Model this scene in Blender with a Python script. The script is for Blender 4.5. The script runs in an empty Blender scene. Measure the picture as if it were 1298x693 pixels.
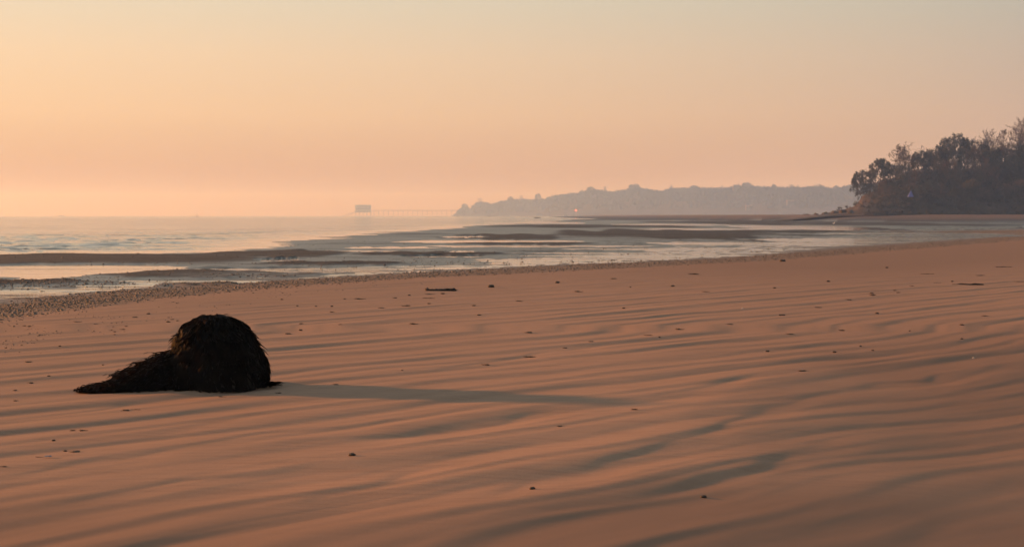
import bpy, math, random
import numpy as np
from mathutils import Vector, Matrix

RNG = np.random.default_rng(7)
random.seed(7)
SC = bpy.context.scene
COL = SC.collection
R = math.radians

# ------------------------------------------------------------------ camera geometry
F = 1783.0            # focal length in pixels of the 1298 px wide photograph
EYE = 1.5             # metres above the dry sand
HY = 273.0            # horizon row
PITCH = math.atan((346.5 - HY) / F)
ZW = -0.12            # water level

def ray(px, py):
    x = (px - 649.0) / F
    v = -(py - 346.5) / F
    return (x, math.cos(PITCH) + v * math.sin(PITCH), -math.sin(PITCH) + v * math.cos(PITCH))

def at(px, py, z=0.0):
    "point of the level z that shows at this place of the photograph"
    d = ray(px, py)
    t = (z - EYE) / d[2]
    return (d[0] * t, d[1] * t)

def at_y(px, py, Y):
    d = ray(px, py)
    t = Y / d[1]
    return (d[0] * t, Y, EYE + d[2] * t)

# ------------------------------------------------------------------ noise
def _hash(ix, iy, seed):
    h = (ix.astype(np.int64) * 374761393 + iy.astype(np.int64) * 668265263 + seed * 974634777) & 0xFFFFFFFF
    h = ((h ^ (h >> 13)) * 1274126177) & 0xFFFFFFFF
    h = h ^ (h >> 16)
    return h

def perlin(x, y, seed=0):
    x = np.asarray(x, float); y = np.asarray(y, float)
    x0 = np.floor(x); y0 = np.floor(y)
    fx = x - x0; fy = y - y0
    u = fx * fx * fx * (fx * (fx * 6 - 15) + 10)
    v = fy * fy * fy * (fy * (fy * 6 - 15) + 10)
    def g(ix, iy, dx, dy):
        a = _hash(ix, iy, seed).astype(float) * (2 * math.pi / 4294967296.0)
        return np.cos(a) * dx + np.sin(a) * dy
    n00 = g(x0, y0, fx, fy); n10 = g(x0 + 1, y0, fx - 1, fy)
    n01 = g(x0, y0 + 1, fx, fy - 1); n11 = g(x0 + 1, y0 + 1, fx - 1, fy - 1)
    return 1.5 * ((n00 * (1 - u) + n10 * u) * (1 - v) + (n01 * (1 - u) + n11 * u) * v)

def fbm(x, y, seed=0, octv=4, gain=0.5):
    s = 0.0; a = 1.0; t = 0.0
    for k in range(octv):
        s = s + a * perlin(x * 2 ** k, y * 2 ** k, seed + 17 * k); t += a; a *= gain
    return s / t

def sstep(a, b, x):
    t = np.clip((np.asarray(x, float) - a) / (b - a), 0, 1)
    return t * t * (3 - 2 * t)

# ------------------------------------------------------------------ object helpers
def tag(o, label=None, cat=None, group=None, kind=None):
    if label: o['label'] = label
    if cat: o['category'] = cat
    if group: o['group'] = group
    if kind: o['kind'] = kind
    return o

def link(o, parent=None):
    COL.objects.link(o)
    if parent is not None: o.parent = parent
    return o

def empty(name, loc=(0, 0, 0)):
    o = bpy.data.objects.new(name, None)
    o.empty_display_size = 0.2
    o.location = loc
    return link(o)

def mesh_data(name, V, F_, mat=None, smooth=False):
    V = np.asarray(V, np.float32)
    me = bpy.data.meshes.new(name)
    if isinstance(F_, np.ndarray):
        k = F_.shape[1]; n = F_.shape[0]
        me.vertices.add(len(V)); me.vertices.foreach_set('co', V.ravel())
        me.loops.add(n * k); me.loops.foreach_set('vertex_index', F_.astype(np.int32).ravel())
        me.polygons.add(n); me.polygons.foreach_set('loop_start', np.arange(0, n * k, k, dtype=np.int32))
        try: me.polygons.foreach_set('loop_total', np.full(n, k, np.int32))
        except Exception: pass
        me.update(calc_edges=True)
    else:
        me.from_pydata(V.tolist(), [], F_)
    if smooth:
        me.polygons.foreach_set('use_smooth', np.ones(len(me.polygons), bool))
    if mat: me.materials.append(mat)
    me.update()
    return me

def obj(name, V, F_, mat=None, parent=None, smooth=False):
    return link(bpy.data.objects.new(name, mesh_data(name, V, F_, mat, smooth)), parent)

def copy_tree(o, parent=None):
    c = o.copy(); COL.objects.link(c)
    if parent is not None: c.parent = parent
    for ch in o.children: copy_tree(ch, c)
    return c

class MB:
    def __init__(s): s.V = []; s.F = []
    def add(s, V, F_):
        b = len(s.V); s.V += [tuple(v) for v in V]; s.F += [tuple(i + b for i in f) for f in F_]
    def box(s, x0, x1, y0, y1, z0, z1):
        s.add([(x0, y0, z0), (x1, y0, z0), (x1, y1, z0), (x0, y1, z0), (x0, y0, z1), (x1, y0, z1), (x1, y1, z1), (x0, y1, z1)],
              [(0, 3, 2, 1), (4, 5, 6, 7), (0, 1, 5, 4), (1, 2, 6, 5), (2, 3, 7, 6), (3, 0, 4, 7)])
    def tube(s, pts, rad, n=6, cap=True):
        pts = [Vector(p) for p in pts]; b = len(s.V)
        for i, p in enumerate(pts):
            d = (pts[min(i + 1, len(pts) - 1)] - pts[max(i - 1, 0)]).normalized()
            a = d.orthogonal().normalized() if abs(d.z) > 0.9 else d.cross(Vector((0, 0, 1))).normalized()
            c = d.cross(a)
            r = rad[i] if hasattr(rad, '__len__') else rad
            for k in range(n):
                t = 2 * math.pi * k / n
                s.V.append(tuple(p + a * (r * math.cos(t)) + c * (r * math.sin(t))))
        for i in range(len(pts) - 1):
            for k in range(n):
                k2 = (k + 1) % n
                s.F.append((b + i * n + k, b + i * n + k2, b + (i + 1) * n + k2, b + (i + 1) * n + k))
        if cap:
            s.F.append(tuple(b + k for k in range(n))[::-1])
            s.F.append(tuple(b + (len(pts) - 1) * n + k for k in range(n)))
    def build(s, name, mat, parent=None, smooth=False):
        return obj(name, s.V, s.F, mat, parent, smooth)

# ------------------------------------------------------------------ materials
def mat(name, base=(0.5, 0.5, 0.5), rough=0.8, spec=0.5):
    m = bpy.data.materials.new(name); m.use_nodes = True
    b = m.node_tree.nodes['Principled BSDF']
    b.inputs['Base Color'].default_value = (*base, 1)
    b.inputs['Roughness'].default_value = rough
    b.inputs['Specular IOR Level'].default_value = spec
    return m

def N(m, typ, **kw):
    n = m.node_tree.nodes.new(typ)
    for k, v in kw.items():
        if k in n.inputs: n.inputs[k].default_value = v
        else: setattr(n, k, v)
    return n

def L(m, a, b): m.node_tree.links.new(a, b)

def mapped(m, scale):
    tc = N(m, 'ShaderNodeNewGeometry'); mp = N(m, 'ShaderNodeMapping')
    mp.inputs['Scale'].default_value = scale
    L(m, tc.outputs['Position'], mp.inputs['Vector'])
    return mp.outputs['Vector']

def mottled(name, c0, c1, scale, rough=0.9, spec=0.3, bump=0.0, obj_space=False):
    "two colours of the material itself mixed by a noise"
    m = mat(name, c0, rough, spec)
    b = m.node_tree.nodes['Principled BSDF']
    n = N(m, 'ShaderNodeTexNoise', Scale=scale, Detail=5.0)
    if obj_space:
        tc = N(m, 'ShaderNodeTexCoord'); L(m, tc.outputs['Object'], n.inputs['Vector'])
    else:
        L(m, mapped(m, (1, 1, 1)), n.inputs['Vector'])
    r = N(m, 'ShaderNodeValToRGB')
    r.color_ramp.elements[0].color = (*c0, 1); r.color_ramp.elements[0].position = 0.35
    r.color_ramp.elements[1].color = (*c1, 1); r.color_ramp.elements[1].position = 0.65
    L(m, n.outputs['Fac'], r.inputs['Fac']); L(m, r.outputs['Color'], b.inputs['Base Color'])
    if bump:
        bp = N(m, 'ShaderNodeBump', Strength=bump, Distance=0.02)
        L(m, n.outputs['Fac'], bp.inputs['Height']); L(m, bp.outputs['Normal'], b.inputs['Normal'])
    return m

def sand_material():
    m = mat('beach_sand', rough=0.9, spec=0.25)
    nt = m.node_tree; b = nt.nodes['Principled BSDF']
    def attr(n):
        a = N(m, 'ShaderNodeAttribute', attribute_name=n); return a.outputs['Fac']
    def noise(scale, sc, detail=4.0, rough=0.55):
        n = N(m, 'ShaderNodeTexNoise', Scale=sc, Detail=detail, Roughness=rough)
        L(m, mapped(m, scale), n.inputs['Vector']); return n.outputs['Fac']
    def ramp(f, stops):
        r = N(m, 'ShaderNodeValToRGB'); e = r.color_ramp.elements
        while len(e) < len(stops): e.new(0.5)
        for el, (p, c) in zip(e, stops): el.position = p; el.color = (*c, 1)
        L(m, f, r.inputs['Fac']); return r.outputs['Color']
    def mix(f, a, c, typ='RGBA', blend='MIX'):
        x = N(m, 'ShaderNodeMix', data_type=typ)
        if typ == 'RGBA': x.blend_type = blend
        ia, ib, o = (6, 7, 2) if typ == 'RGBA' else (2, 3, 0)
        if hasattr(f, 'node'): L(m, f, x.inputs[0])
        else: x.inputs[0].default_value = f
        for i, v in ((ia, a), (ib, c)):
            if hasattr(v, 'node'): L(m, v, x.inputs[i])
            else: x.inputs[i].default_value = (*v, 1) if typ == 'RGBA' else v
        return x.outputs[o]
    dry = ramp(noise((0.5, 0.5, 1), 1.0, 6, 0.65), [(0.3, (0.37, 0.238, 0.168)), (0.7, (0.43, 0.275, 0.195))])
    grain = ramp(noise((1, 1, 1), 110, 3, 0.7), [(0.3, (0.78, 0.78, 0.78)), (0.7, (1.16, 1.16, 1.16))])
    dry = mix(1.0, dry, grain, blend='MULTIPLY')
    # thin drifts of darker grains left along the ripples
    streak = ramp(noise((0.9, 3.2, 1), 1.0, 5, 0.6), [(0.52, (0, 0, 0)), (0.72, (1, 1, 1))])
    sm = N(m, 'ShaderNodeMath', operation='MULTIPLY'); sm.inputs[1].default_value = 0.22
    L(m, streak, sm.inputs[0])
    dry = mix(sm.outputs[0], dry, (0.27, 0.175, 0.13))
    line = ramp(noise((1.6, 17, 1), 1.0, 4, 0.6), [(0.48, (1, 1, 1)), (0.62, (0.86, 0.85, 0.85))])
    dry = mix(1.0, dry, line, blend='MULTIPLY')
    damp_and_dark = mix(attr('damp_and_dark'), dry, (0.215, 0.135, 0.098))  # damp tone by the shingle, plus darkening painted on near and right sand
    fl = ramp(noise((0.06, 0.35, 1), 1.0, 6, 0.6), [(0.3, (0.032, 0.035, 0.042)), (0.7, (0.054, 0.057, 0.064))])
    # weed and small stones strewn over the flats
    wd = ramp(noise((1.3, 3.2, 1), 1.0, 6, 0.72), [(0.40, (0.22, 0.21, 0.20)), (0.53, (1, 1, 1))])
    fl = mix(1.0, fl, wd, blend='MULTIPLY')
    c = mix(attr('flat'), damp_and_dark, fl)
    sh = ramp(noise((1, 1, 1), 9, 4), [(0.35, (0.11, 0.085, 0.071)), (0.65, (0.21, 0.152, 0.12))])
    c = mix(attr('shingle'), c, sh)
    L(m, c, b.inputs['Base Color'])
    wetc = mix(attr('wet'), 0.88, 0.40, 'FLOAT')
    L(m, wetc, b.inputs['Roughness'])
    sp = mix(attr('wet'), 0.15, 0.46, 'FLOAT'); L(m, sp, b.inputs['Specular IOR Level'])
    # relief too small for the mesh: grains, and rippled sand on the flats
    g1 = N(m, 'ShaderNodeBump', Strength=0.35, Distance=0.002); L(m, noise((1, 1, 1), 150, 3), g1.inputs['Height'])
    g2 = N(m, 'ShaderNodeBump', Distance=0.02); L(m, noise((1.2, 4.0, 1), 2.0, 4), g2.inputs['Height'])
    st = mix(attr('flat'), 0.05, 0.85, 'FLOAT'); L(m, st, g2.inputs['Strength'])
    L(m, g1.outputs['Normal'], g2.inputs['Normal']); L(m, g2.outputs['Normal'], b.inputs['Normal'])
    return m

def sea_material():
    m = mat('sea_water', (0.092, 0.104, 0.104), 0.06, 0.5)
    b = m.node_tree.nodes['Principled BSDF']; b.inputs['IOR'].default_value = 1.333
    a = N(m, 'ShaderNodeAttribute', attribute_name='wave')
    def layer(scale, dist, prev=None, detail=4.0):
        n = N(m, 'ShaderNodeTexNoise', Scale=1.0, Detail=detail, Roughness=0.55)
        L(m, mapped(m, scale), n.inputs['Vector'])
        bp = N(m, 'ShaderNodeBump', Distance=dist)
        L(m, a.outputs['Fac'], bp.inputs['Strength']); L(m, n.outputs['Fac'], bp.inputs['Height'])
        if prev: L(m, prev, bp.inputs['Normal'])
        return bp.outputs['Normal']
    n = layer((0.055, 0.27, 1), 1.3)
    n = layer((0.5, 1.7, 1), 0.13, n)
    L(m, n, b.inputs['Normal'])
    return m

M = {}
M['sand'] = sand_material()
M['sea'] = sea_material()
M['shingle'] = mottled('shingle_stone', (0.016, 0.013, 0.012), (0.095, 0.078, 0.068), 9, 0.55, 0.5)
M['rock'] = mottled('dark_rock', (0.02, 0.017, 0.014), (0.05, 0.042, 0.035), 6, 0.9, 0.3, 0.6)
M['stone'] = mottled('pebble_stone', (0.018, 0.014, 0.012), (0.05, 0.036, 0.028), 60, 0.7, 0.4, 0.2, True)
M['scrap'] = mottled('dried_seaweed', (0.022, 0.014, 0.010), (0.075, 0.042, 0.026), 40, 0.65, 0.4, 0, True)
M['wrack'] = mottled('black_wrack', (0.005, 0.004, 0.003), (0.016, 0.010, 0.007), 30, 0.6, 0.3, 0, True)
M['stick'] = mottled('driftwood', (0.03, 0.018, 0.012), (0.07, 0.042, 0.028), 30, 0.85, 0.3, 0.3, True)
M['shell'] = mottled('pale_shell', (0.42, 0.35, 0.3), (0.55, 0.47, 0.4), 60, 0.4, 0.5, 0, True)
M['bluecloth'] = mottled('blue_plastic', (0.02, 0.06, 0.16), (0.03, 0.09, 0.22), 30, 0.5, 0.5, 0, True)
M['bark'] = mottled('bark', (0.035, 0.028, 0.022), (0.08, 0.065, 0.052), 3, 0.95, 0.2)
M['twig'] = mottled('twigs', (0.055, 0.042, 0.034), (0.095, 0.072, 0.057), 2, 0.95, 0.2)
M['leaf'] = mottled('evergreen_leaves', (0.022, 0.026, 0.016), (0.048, 0.048, 0.028), 0.6, 0.8, 0.3)
M['wood'] = mottled('woodland', (0.022, 0.025, 0.017), (0.062, 0.058, 0.040), 0.22, 0.9, 0.2)
M['hill'] = mottled('cliff_earth', (0.028, 0.026, 0.021), (0.062, 0.046, 0.036), 0.16, 0.95, 0.2)
M['farhill'] = mottled('far_hill_earth', (0.007, 0.0075, 0.0065), (0.014, 0.0125, 0.011), 0.02, 0.95, 0.1)
M['farwood'] = mottled('far_woodland', (0.006, 0.0065, 0.006), (0.012, 0.0115, 0.010), 0.02, 0.95, 0.2)
M['wall'] = mottled('pale_render', (0.05, 0.048, 0.046), (0.07, 0.066, 0.062), 0.5, 0.9, 0.3)
M['cladding'] = mottled('grey_cladding', (0.46, 0.36, 0.27), (0.52, 0.41, 0.31), 0.4, 0.7, 0.4)
M['roof'] = mottled('grey_roof', (0.24, 0.20, 0.17), (0.28, 0.24, 0.2), 0.4, 0.6, 0.4)
M['tile'] = mottled('brown_roof_tile', (0.12, 0.07, 0.05), (0.17, 0.1, 0.07), 0.5, 0.8, 0.3)
M['steel'] = mottled('weathered_steel', (0.16, 0.12, 0.1), (0.2, 0.15, 0.12), 0.6, 0.7, 0.4)
M['glass'] = mat('window_glass', (0.03, 0.035, 0.04), 0.1, 0.5)
M['hull'] = mottled('dark_hull_paint', (0.03, 0.03, 0.035), (0.05, 0.05, 0.055), 2, 0.5, 0.5)
M['plume'] = mottled('white_plumage', (0.62, 0.6, 0.57), (0.75, 0.73, 0.7), 20, 0.8, 0.3, 0, True)
M['beak'] = mat('dark_beak', (0.05, 0.045, 0.04), 0.5)

def weed_material():
    m = mat('wet_seaweed', (0.004, 0.003, 0.002), 0.62, 0.035)
    nt = m.node_tree; b = nt.nodes['Principled BSDF']; out = nt.nodes['Material Output']
    n = N(m, 'ShaderNodeTexNoise', Scale=14.0, Detail=4.0); L(m, mapped(m, (1, 1, 1)), n.inputs['Vector'])
    r = N(m, 'ShaderNodeValToRGB')
    r.color_ramp.elements[0].position = 0.35; r.color_ramp.elements[0].color = (0.0012, 0.0012, 0.0011, 1)
    r.color_ramp.elements[1].position = 0.68; r.color_ramp.elements[1].color = (0.0055, 0.004, 0.0026, 1)
    L(m, n.outputs['Fac'], r.inputs['Fac']); L(m, r.outputs['Color'], b.inputs['Base Color'])
    t = N(m, 'ShaderNodeBsdfTranslucent'); t.inputs['Color'].default_value = (0.10, 0.040, 0.006, 1)
    mx = N(m, 'ShaderNodeMixShader'); mx.inputs[0].default_value = 0.03
    L(m, b.outputs[0], mx.inputs[1]); L(m, t.outputs[0], mx.inputs[2]); L(m, mx.outputs[0], out.inputs['Surface'])
    return m
M['weed'] = weed_material()

def lamp_material():
    m = mat('red_lamp', (0.6, 0.05, 0.03), 0.4)
    b = m.node_tree.nodes['Principled BSDF']
    b.inputs['Emission Color'].default_value = (1, 0.12, 0.06, 1); b.inputs['Emission Strength'].default_value = 2.2
    return m
M['lamp'] = lamp_material()

# ------------------------------------------------------------------ the lie of the land
SHORE = sorted([at(px, py) for px, py in ((-330, 470), (0, 404), (100, 389), (200, 377), (330, 366), (500, 353), (650, 346.5), (800, 339),
                                          (970, 330), (1100, 320), (1298, 304))] , key=lambda p: p[1])
SHORE = [(-26.0, -30.0)] + SHORE + [(43.0, 112.0), (96.0, 200.0), (150.0, 300.0), (190.0, 380.0), (230.0, 1200.0)]
_sx = np.array([p[0] for p in SHORE]); _sy = np.array([p[1] for p in SHORE])

# inner (seaward) edge of the strip of shingle
INNER = sorted([at(px, py, ZW) for px, py in ((-330, 420), (0, 384), (100, 373), (200, 365.5), (330, 358), (500, 347), (650, 339.5), (800, 333), (970, 323), (1100, 312), (1298, 298))], key=lambda p: p[1])
INNER = [(-30.0, -30.0)] + INNER + [(41.0, 135.0), (94.0, 215.0), (148.0, 310.0), (188.0, 390.0), (228.0, 1210.0)]
_ix = np.array([p[0] for p in INNER]); _iy = np.array([p[1] for p in INNER])
STRIP = 3.2

def shore_s(x, y):
    "seaward of the edge of the dry sand: 0 at the sand, STRIP at the far side of the shingle, metres beyond that"
    n = 0.62 * fbm(x / 3.5, y / 4.5, 3, 4)
    xs = np.interp(y, _sy, _sx); xi = np.minimum(np.interp(y, _iy, _ix), xs - 0.6)
    s1 = (xs - x) * 0.86; s2 = STRIP * (xs - x) / (xs - xi); s3 = STRIP + (xi - x) * 0.86 * np.clip(26.0 / np.maximum(y, 1), 0.3, 1.2)
    return np.where(x > xs, s1, np.where(x > xi, s2, s3)) + n

def shore_x(s, y):
    "the x at which shore_s is s, without its small wobble"
    xs = np.interp(y, _sy, _sx); xi = np.minimum(np.interp(y, _iy, _ix), xs - 0.6)
    return np.where(s < 0, xs - s / 0.86, np.where(s < STRIP, xs - s / STRIP * (xs - xi), xi - (s - STRIP) / 0.86 / np.clip(26.0 / np.maximum(y, 1), 0.3, 1.2)))

EDGE = [(62, -9.5), (90, -12.0), (107, -11.0), (192, -5.0), (270, 2.0), (361, 10.0), (520, 30.0), (800, 62.0), (1000, 120.0), (1400, 420.0)]
_ey = np.array([p[0] for p in EDGE], float); _ex = np.array([p[1] for p in EDGE], float)

def sea_s(x, y):
    "metres seaward of the outer edge of the flats"
    w = 1 + y / 60.0
    ye = np.interp(x, [-80, -21, -9, 60, 400], [44, 55.5, 60, 95, 300])
    return np.minimum(y - ye, (np.interp(y, _ey, _ex) - x)) + w * (0.9 * fbm(x / 14.0, y / 14.0, 5, 4) + 1.3 * fbm(x / 30.0, y / 4.5, 6, 3) * sstep(60, 110, y))

# bars (raised) and pools (sunk) of the flats: centre and half size in metres, from where they lie in the photograph
def ell(x0, x1, y, hh):
    d = at((x0 + x1) / 2, y, ZW); dn = at((x0 + x1) / 2, y + hh, ZW)[1]
    df = at((x0 + x1) / 2, max(y - hh, 274.4), ZW)[1]
    return (d[0], (dn + df) / 2, (x1 - x0) / 2 / F * d[1], (df - dn) / 2)
POOLS = [ell(*a) for a in ((-260, 165, 346.5, 10.5), (20, 235, 340.5, 4.2), (325, 390, 329.5, 1.8), (200, 360, 341.5, 1.3), (430, 495, 341, 2.2), (300, 470, 340.6, 1.0),
                            (505, 748, 306, 1.6), (545, 815, 312, 1.5), (565, 602, 319.5, 1.7), (440, 560, 314, 1.4), (940, 1125, 288.8, 3.0), (800, 1000, 290.5, 0.9),
                            (640, 740, 282.4, 1.2), (770, 930, 284.8, 1.0), (560, 620, 300.5, 1.4), (380, 520, 318.5, 1.2), (820, 1010, 308.5, 1.6), (930, 1130, 304, 2.0),
                            (700, 900, 316, 1.3), (500, 620, 325, 1.2), (350, 500, 345, 1.2), (1130, 1400, 300, 1.5), (1050, 1260, 296, 1.2), (1120, 1320, 281, 1.6), (620, 800, 321, 1.1),
                            (600, 760, 329, 1.4), (760, 960, 324, 1.3))]
BARS = [ell(*a) for a in ((-300, 330, 329.5, 6.5), (-260, 150, 360, 4.0), (190, 300, 362, 1.6), (250, 440, 322.5, 4.5), (110, 420, 348.5, 4.5), (700, 1010, 297.5, 6.0), (560, 720, 300.5, 3.5), (440, 640, 323, 2.5),
                           (600, 900, 286.8, 1.6), (830, 1180, 282.5, 2.2), (760, 1050, 278.5, 1.6), (900, 1298, 294, 2.0), (560, 760, 309.3, 1.1), (330, 520, 335, 2.0),
                           (1000, 1300, 285, 1.6), (560, 900, 278, 1.0))]

def blob(x, y, e):
    cx, cy, a, b = e
    wx = x + a * 0.16 * perlin(x / (a * 0.5) + 3.1, y / (b * 1.3), 11)
    wy = y + b * 0.55 * perlin(x / (a * 0.33), y / (b * 2.0) + 7.7, 12)
    q = ((wx - cx) / a) ** 2 + ((wy - cy) / b) ** 2
    return 1 - sstep(0.45, 1.35, q)

SUNAZ = R(-74.0); SUNEL = R(9.5)
SUND = (math.sin(SUNAZ), math.cos(SUNAZ))          # horizontal direction to the sun

def ripples(x, y):
    u0 = (x - y) * 0.7071; v0 = (x + y) * 0.7071     # u runs across the crests, v along them
    wp = 0.52 * fbm(u0 / 3.0 + 9, v0 / 7.0, 21, 3) + 0.9 * perlin(u0 / 14, v0 / 17, 22)
    u = u0 + wp
    amp = np.clip(0.72 + 1.05 * fbm(u0 / 2.2, v0 / 4.2, 23, 3), 0.06, 1.5)
    saw = lambda p: np.sin(p) - 0.29 * np.sin(2 * p) + 0.07 * np.sin(3 * p)
    h = 0.0088 * amp * saw(2 * math.pi * u / 0.97 + 0.8)
    amp2 = np.clip(0.80 + 1.2 * fbm(u0 / 1.5 + 40, v0 / 3.0, 25, 3), 0.0, 1.6)
    h = h + 0.0052 * amp2 * saw(2 * math.pi * (u + 0.16 * fbm(u0 / 0.9, v0 / 2.2, 24, 2)) / 0.50)
    amp3 = np.clip(0.25 + 1.5 * fbm(u0 / 1.1 + 80, v0 / 2.0, 28, 2), 0.0, 1.3)
    h = h + 0.0013 * amp3 * saw(2 * math.pi * (u + 0.12 * perlin(u0 / 0.7, v0 / 1.6, 29)) / 0.23)
    h = h + 0.009 * fbm(u0 / 0.8, v0 / 2.8, 26, 4)
    h = h + 0.0011 * fbm((x * 0.12 + y) / 0.07, (x - 0.12 * y) / 0.8, 27, 2) * np.exp(-y / 14.0)
    return h

TROUGHS = [[at(px, py) for px, py in t] for t in (
    [(440, 664), (475, 657), (550, 642), (600, 631), (650, 620), (700, 607), (750, 592), (805, 577), (870, 562), (920, 545)], [(640, 650), (680, 645), (740, 637), (800, 630), (850, 616), (900, 601), (940, 590), (985, 575), (1030, 557), (1075, 543)],
    [(760, 585), (850, 560), (900, 545), (950, 530), (1000, 505), (1060, 490)], [(720, 520), (800, 507), (875, 495), (925, 482), (1000, 468)],
    [(1040, 492), (1115, 482), (1175, 475), (1225, 465), (1290, 455)], [(-40, 612), (0, 605), (75, 592), (150, 582), (210, 570), (275, 560), (350, 550), (425, 542), (525, 527), (600, 515)], [(-40, 578), (0, 572), (100, 560), (200, 546), (290, 532), (360, 522)],
    [(260, 656), (325, 647), (400, 637), (450, 625), (525, 600), (600, 585)], [(-40, 657), (0, 650), (100, 635), (225, 612), (350, 600), (430, 588)], [(320, 570), (380, 562), (470, 553), (560, 545), (640, 532), (720, 516)],
    [(480, 478), (560, 470), (660, 452), (760, 438), (840, 428)], [(-40, 541), (0, 535), (90, 523), (170, 512), (260, 503)])]

def troughs(x, y):
    h = np.zeros_like(x)
    for k, t in enumerate(TROUGHS):
        P = np.array(t); m = (x > P[:, 0].min() - 0.8) & (x < P[:, 0].max() + 0.8) & (y > P[:, 1].min() - 0.8) & (y < P[:, 1].max() + 0.8)
        if not m.any(): continue
        X_ = x[m] + 0.10 * perlin(x[m] / 0.7, y[m] / 0.7, 140 + k); Y_ = y[m] + 0.10 * perlin(x[m] / 0.7 + 9, y[m] / 0.7, 141 + k)
        best = np.full(X_.shape, 9.0); pos = np.zeros(X_.shape); sd = np.ones(X_.shape)
        seg = P[1:] - P[:-1]; ln = np.sqrt((seg ** 2).sum(1)); cum = np.concatenate([[0], np.cumsum(ln)])
        for j in range(len(seg)):
            f = np.clip(((X_ - P[j, 0]) * seg[j, 0] + (Y_ - P[j, 1]) * seg[j, 1]) / ln[j] ** 2, 0, 1)
            dx = X_ - P[j, 0] - f * seg[j, 0]; dy = Y_ - P[j, 1] - f * seg[j, 1]; d = np.hypot(dx, dy); q = d < best
            best[q] = d[q]; pos[q] = ((cum[j] + f * ln[j]) / cum[-1])[q]; sd[q] = np.sign(dx * seg[j, 1] - dy * seg[j, 0])[q]
        # the sunward side is short and steep, the far side long
        w = np.where(sd < 0, 0.10, 0.24) * (0.85 + 0.3 * perlin(X_ / 0.5, Y_ / 0.5, 142 + k))
        dep = 0.0120 * np.minimum(1, 4.5 * pos * (1 - pos)) * (0.8 + 0.5 * perlin(X_ / 1.1, Y_ / 1.1, 143 + k))
        h[m] -= dep * np.exp(-(best / w) ** 2)
    return h

def headland_beach(x, y):
    yf = np.interp(x, [40, 62, 76, 92, 120, 400], [640, 520, 400, 352, 338, 330])
    t = np.clip((y - yf) / 55.0, 0, 1)
    return 1.85 * t * sstep(58, 96, x) + 0.7 * t * sstep(36, 60, x) * (1 - sstep(58, 96, x))

def land(x, y, parts=False):
    x = np.asarray(x, float); y = np.asarray(y, float)
    s = shore_s(x, y); e = sea_s(x, y)
    # dry beach: ripples, and a gentle fall towards the near right, away from the sun
    uu = x * 0.93 - (y - 9.5) * 0.37
    fall = -0.046 * np.maximum(uu - 0.8, 0) ** 1.35 * (1 - sstep(11, 19, y)) * (1 - 0.35 * sstep(2.5, 5, x))
    back = 0.0
    fade = 1 - 0.20 * sstep(10, 20, y) - 0.30 * sstep(20, 50, y)
    zb = ripples(x, y) * fade * (0.88 + 0.12 * sstep(11, 17, y)) + troughs(x, y) + fall + back
    beach = 1 - sstep(-1.2, 2.9, s)
    # flats
    dist = np.sqrt(x * x + y * y)
    zf = ZW + 0.025 + 0.020 * fbm(x / 26.0, y / 7.0, 31, 4) + 0.021 * fbm(x / 40.0, y / 3.2, 35, 3) * sstep(20, 60, dist) * np.clip(dist / 40, 0.6, 1.5)
    zf = zf + 0.010 * fbm(x / 3.0, y / 1.2, 33, 3) + 0.03 * (1 - sstep(1.6, 3.6, s)) - 0.034 * sstep(2.8, 3.7, s) * (1 - sstep(5.2, 7.2, s)) + 0.022 * fbm(x / 1.7, y / 0.6, 34, 4) * (1 - sstep(8, 14, s)) + 0.034 * fbm(x / 0.75, y / 0.36, 38, 3) * sstep(2.6, 3.4, s) * (1 - sstep(6.5, 9.5, s)) + 0.022 * fbm(x / 7.0, y / 1.3, 36, 4) * (1 - sstep(80, 140, dist)) + 0.018 * fbm(x / 24.0, y / 4.0, 37, 4) * sstep(60, 120, dist) * (1 - sstep(220, 400, dist))
    pool = np.zeros_like(x); bar = np.zeros_like(x)
    for p in POOLS: pool = np.maximum(pool, blob(x, y, p))
    for p in BARS: bar = np.maximum(bar, blob(x, y, p))
    zf = zf + 0.050 * bar * (1 - pool) - 0.085 * pool
    zf = zf - np.clip(e * 0.010, 0, 0.6) * (1 - 0.9 * np.clip(bar, 0, 1) * (e < 6)) - 0.06 * sstep(0, 8, e)
    hb = headland_beach(x, y)
    zf = np.maximum(zf, np.where(hb > 0.01, ZW + 0.02 + hb + 0.03 * fbm(x / 6, y / 6, 39, 3), zf))
    z = zb * beach + zf * (1 - beach)
    if not parts: return z
    shing = sstep(-0.3, 0.5, s + 0.4 * fbm(x / 0.7, y / 0.7, 41, 2)) * (1 - sstep(3.4, 6.0, s))
    shing = shing * (1 - 0.6 * sstep(1.5, 4, s))
    flat = sstep(0.4, 2.6, s) * (1 - 0.55 * sstep(0.5, 1.3, hb))
    h = z - ZW
    wet = flat * (1 - 0.9 * sstep(0.022, 0.072, h)) * (1 - 0.6 * shing)
    damp_and_dark = sstep(0.2, 3.6, uu + 1.3 * fbm(x / 2.6, y / 3.5, 44, 3)) * (1 - sstep(10, 22, y)) * 0.75 + 0.70 * sstep(-16, 0, s) + 0.55 * sstep(-0.02, 0.30, x / np.maximum(y, 1)) * sstep(9, 16, y) + 0.55 * (1 - sstep(6.3, 8.4, y + 0.5 * fbm(x / 2, y / 2, 45, 3)))  # damp near the shingle; darkening painted in at near right, right side and front
    return z, np.clip(shing, 0, 1), np.clip(flat, 0, 1), np.clip(wet, 0, 1), np.clip(damp_and_dark, 0, 1)

def ground(x, y): return float(land(np.array([x]), np.array([y]))[0])

def radial(rows, angs):
    D, A = np.meshgrid(rows, angs, indexing='ij')
    # straight rows across the view: distance is measured along the view axis inside it
    X = D * np.tan(np.clip(A, -R(60), R(60))); Y = D
    return X, Y

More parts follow.
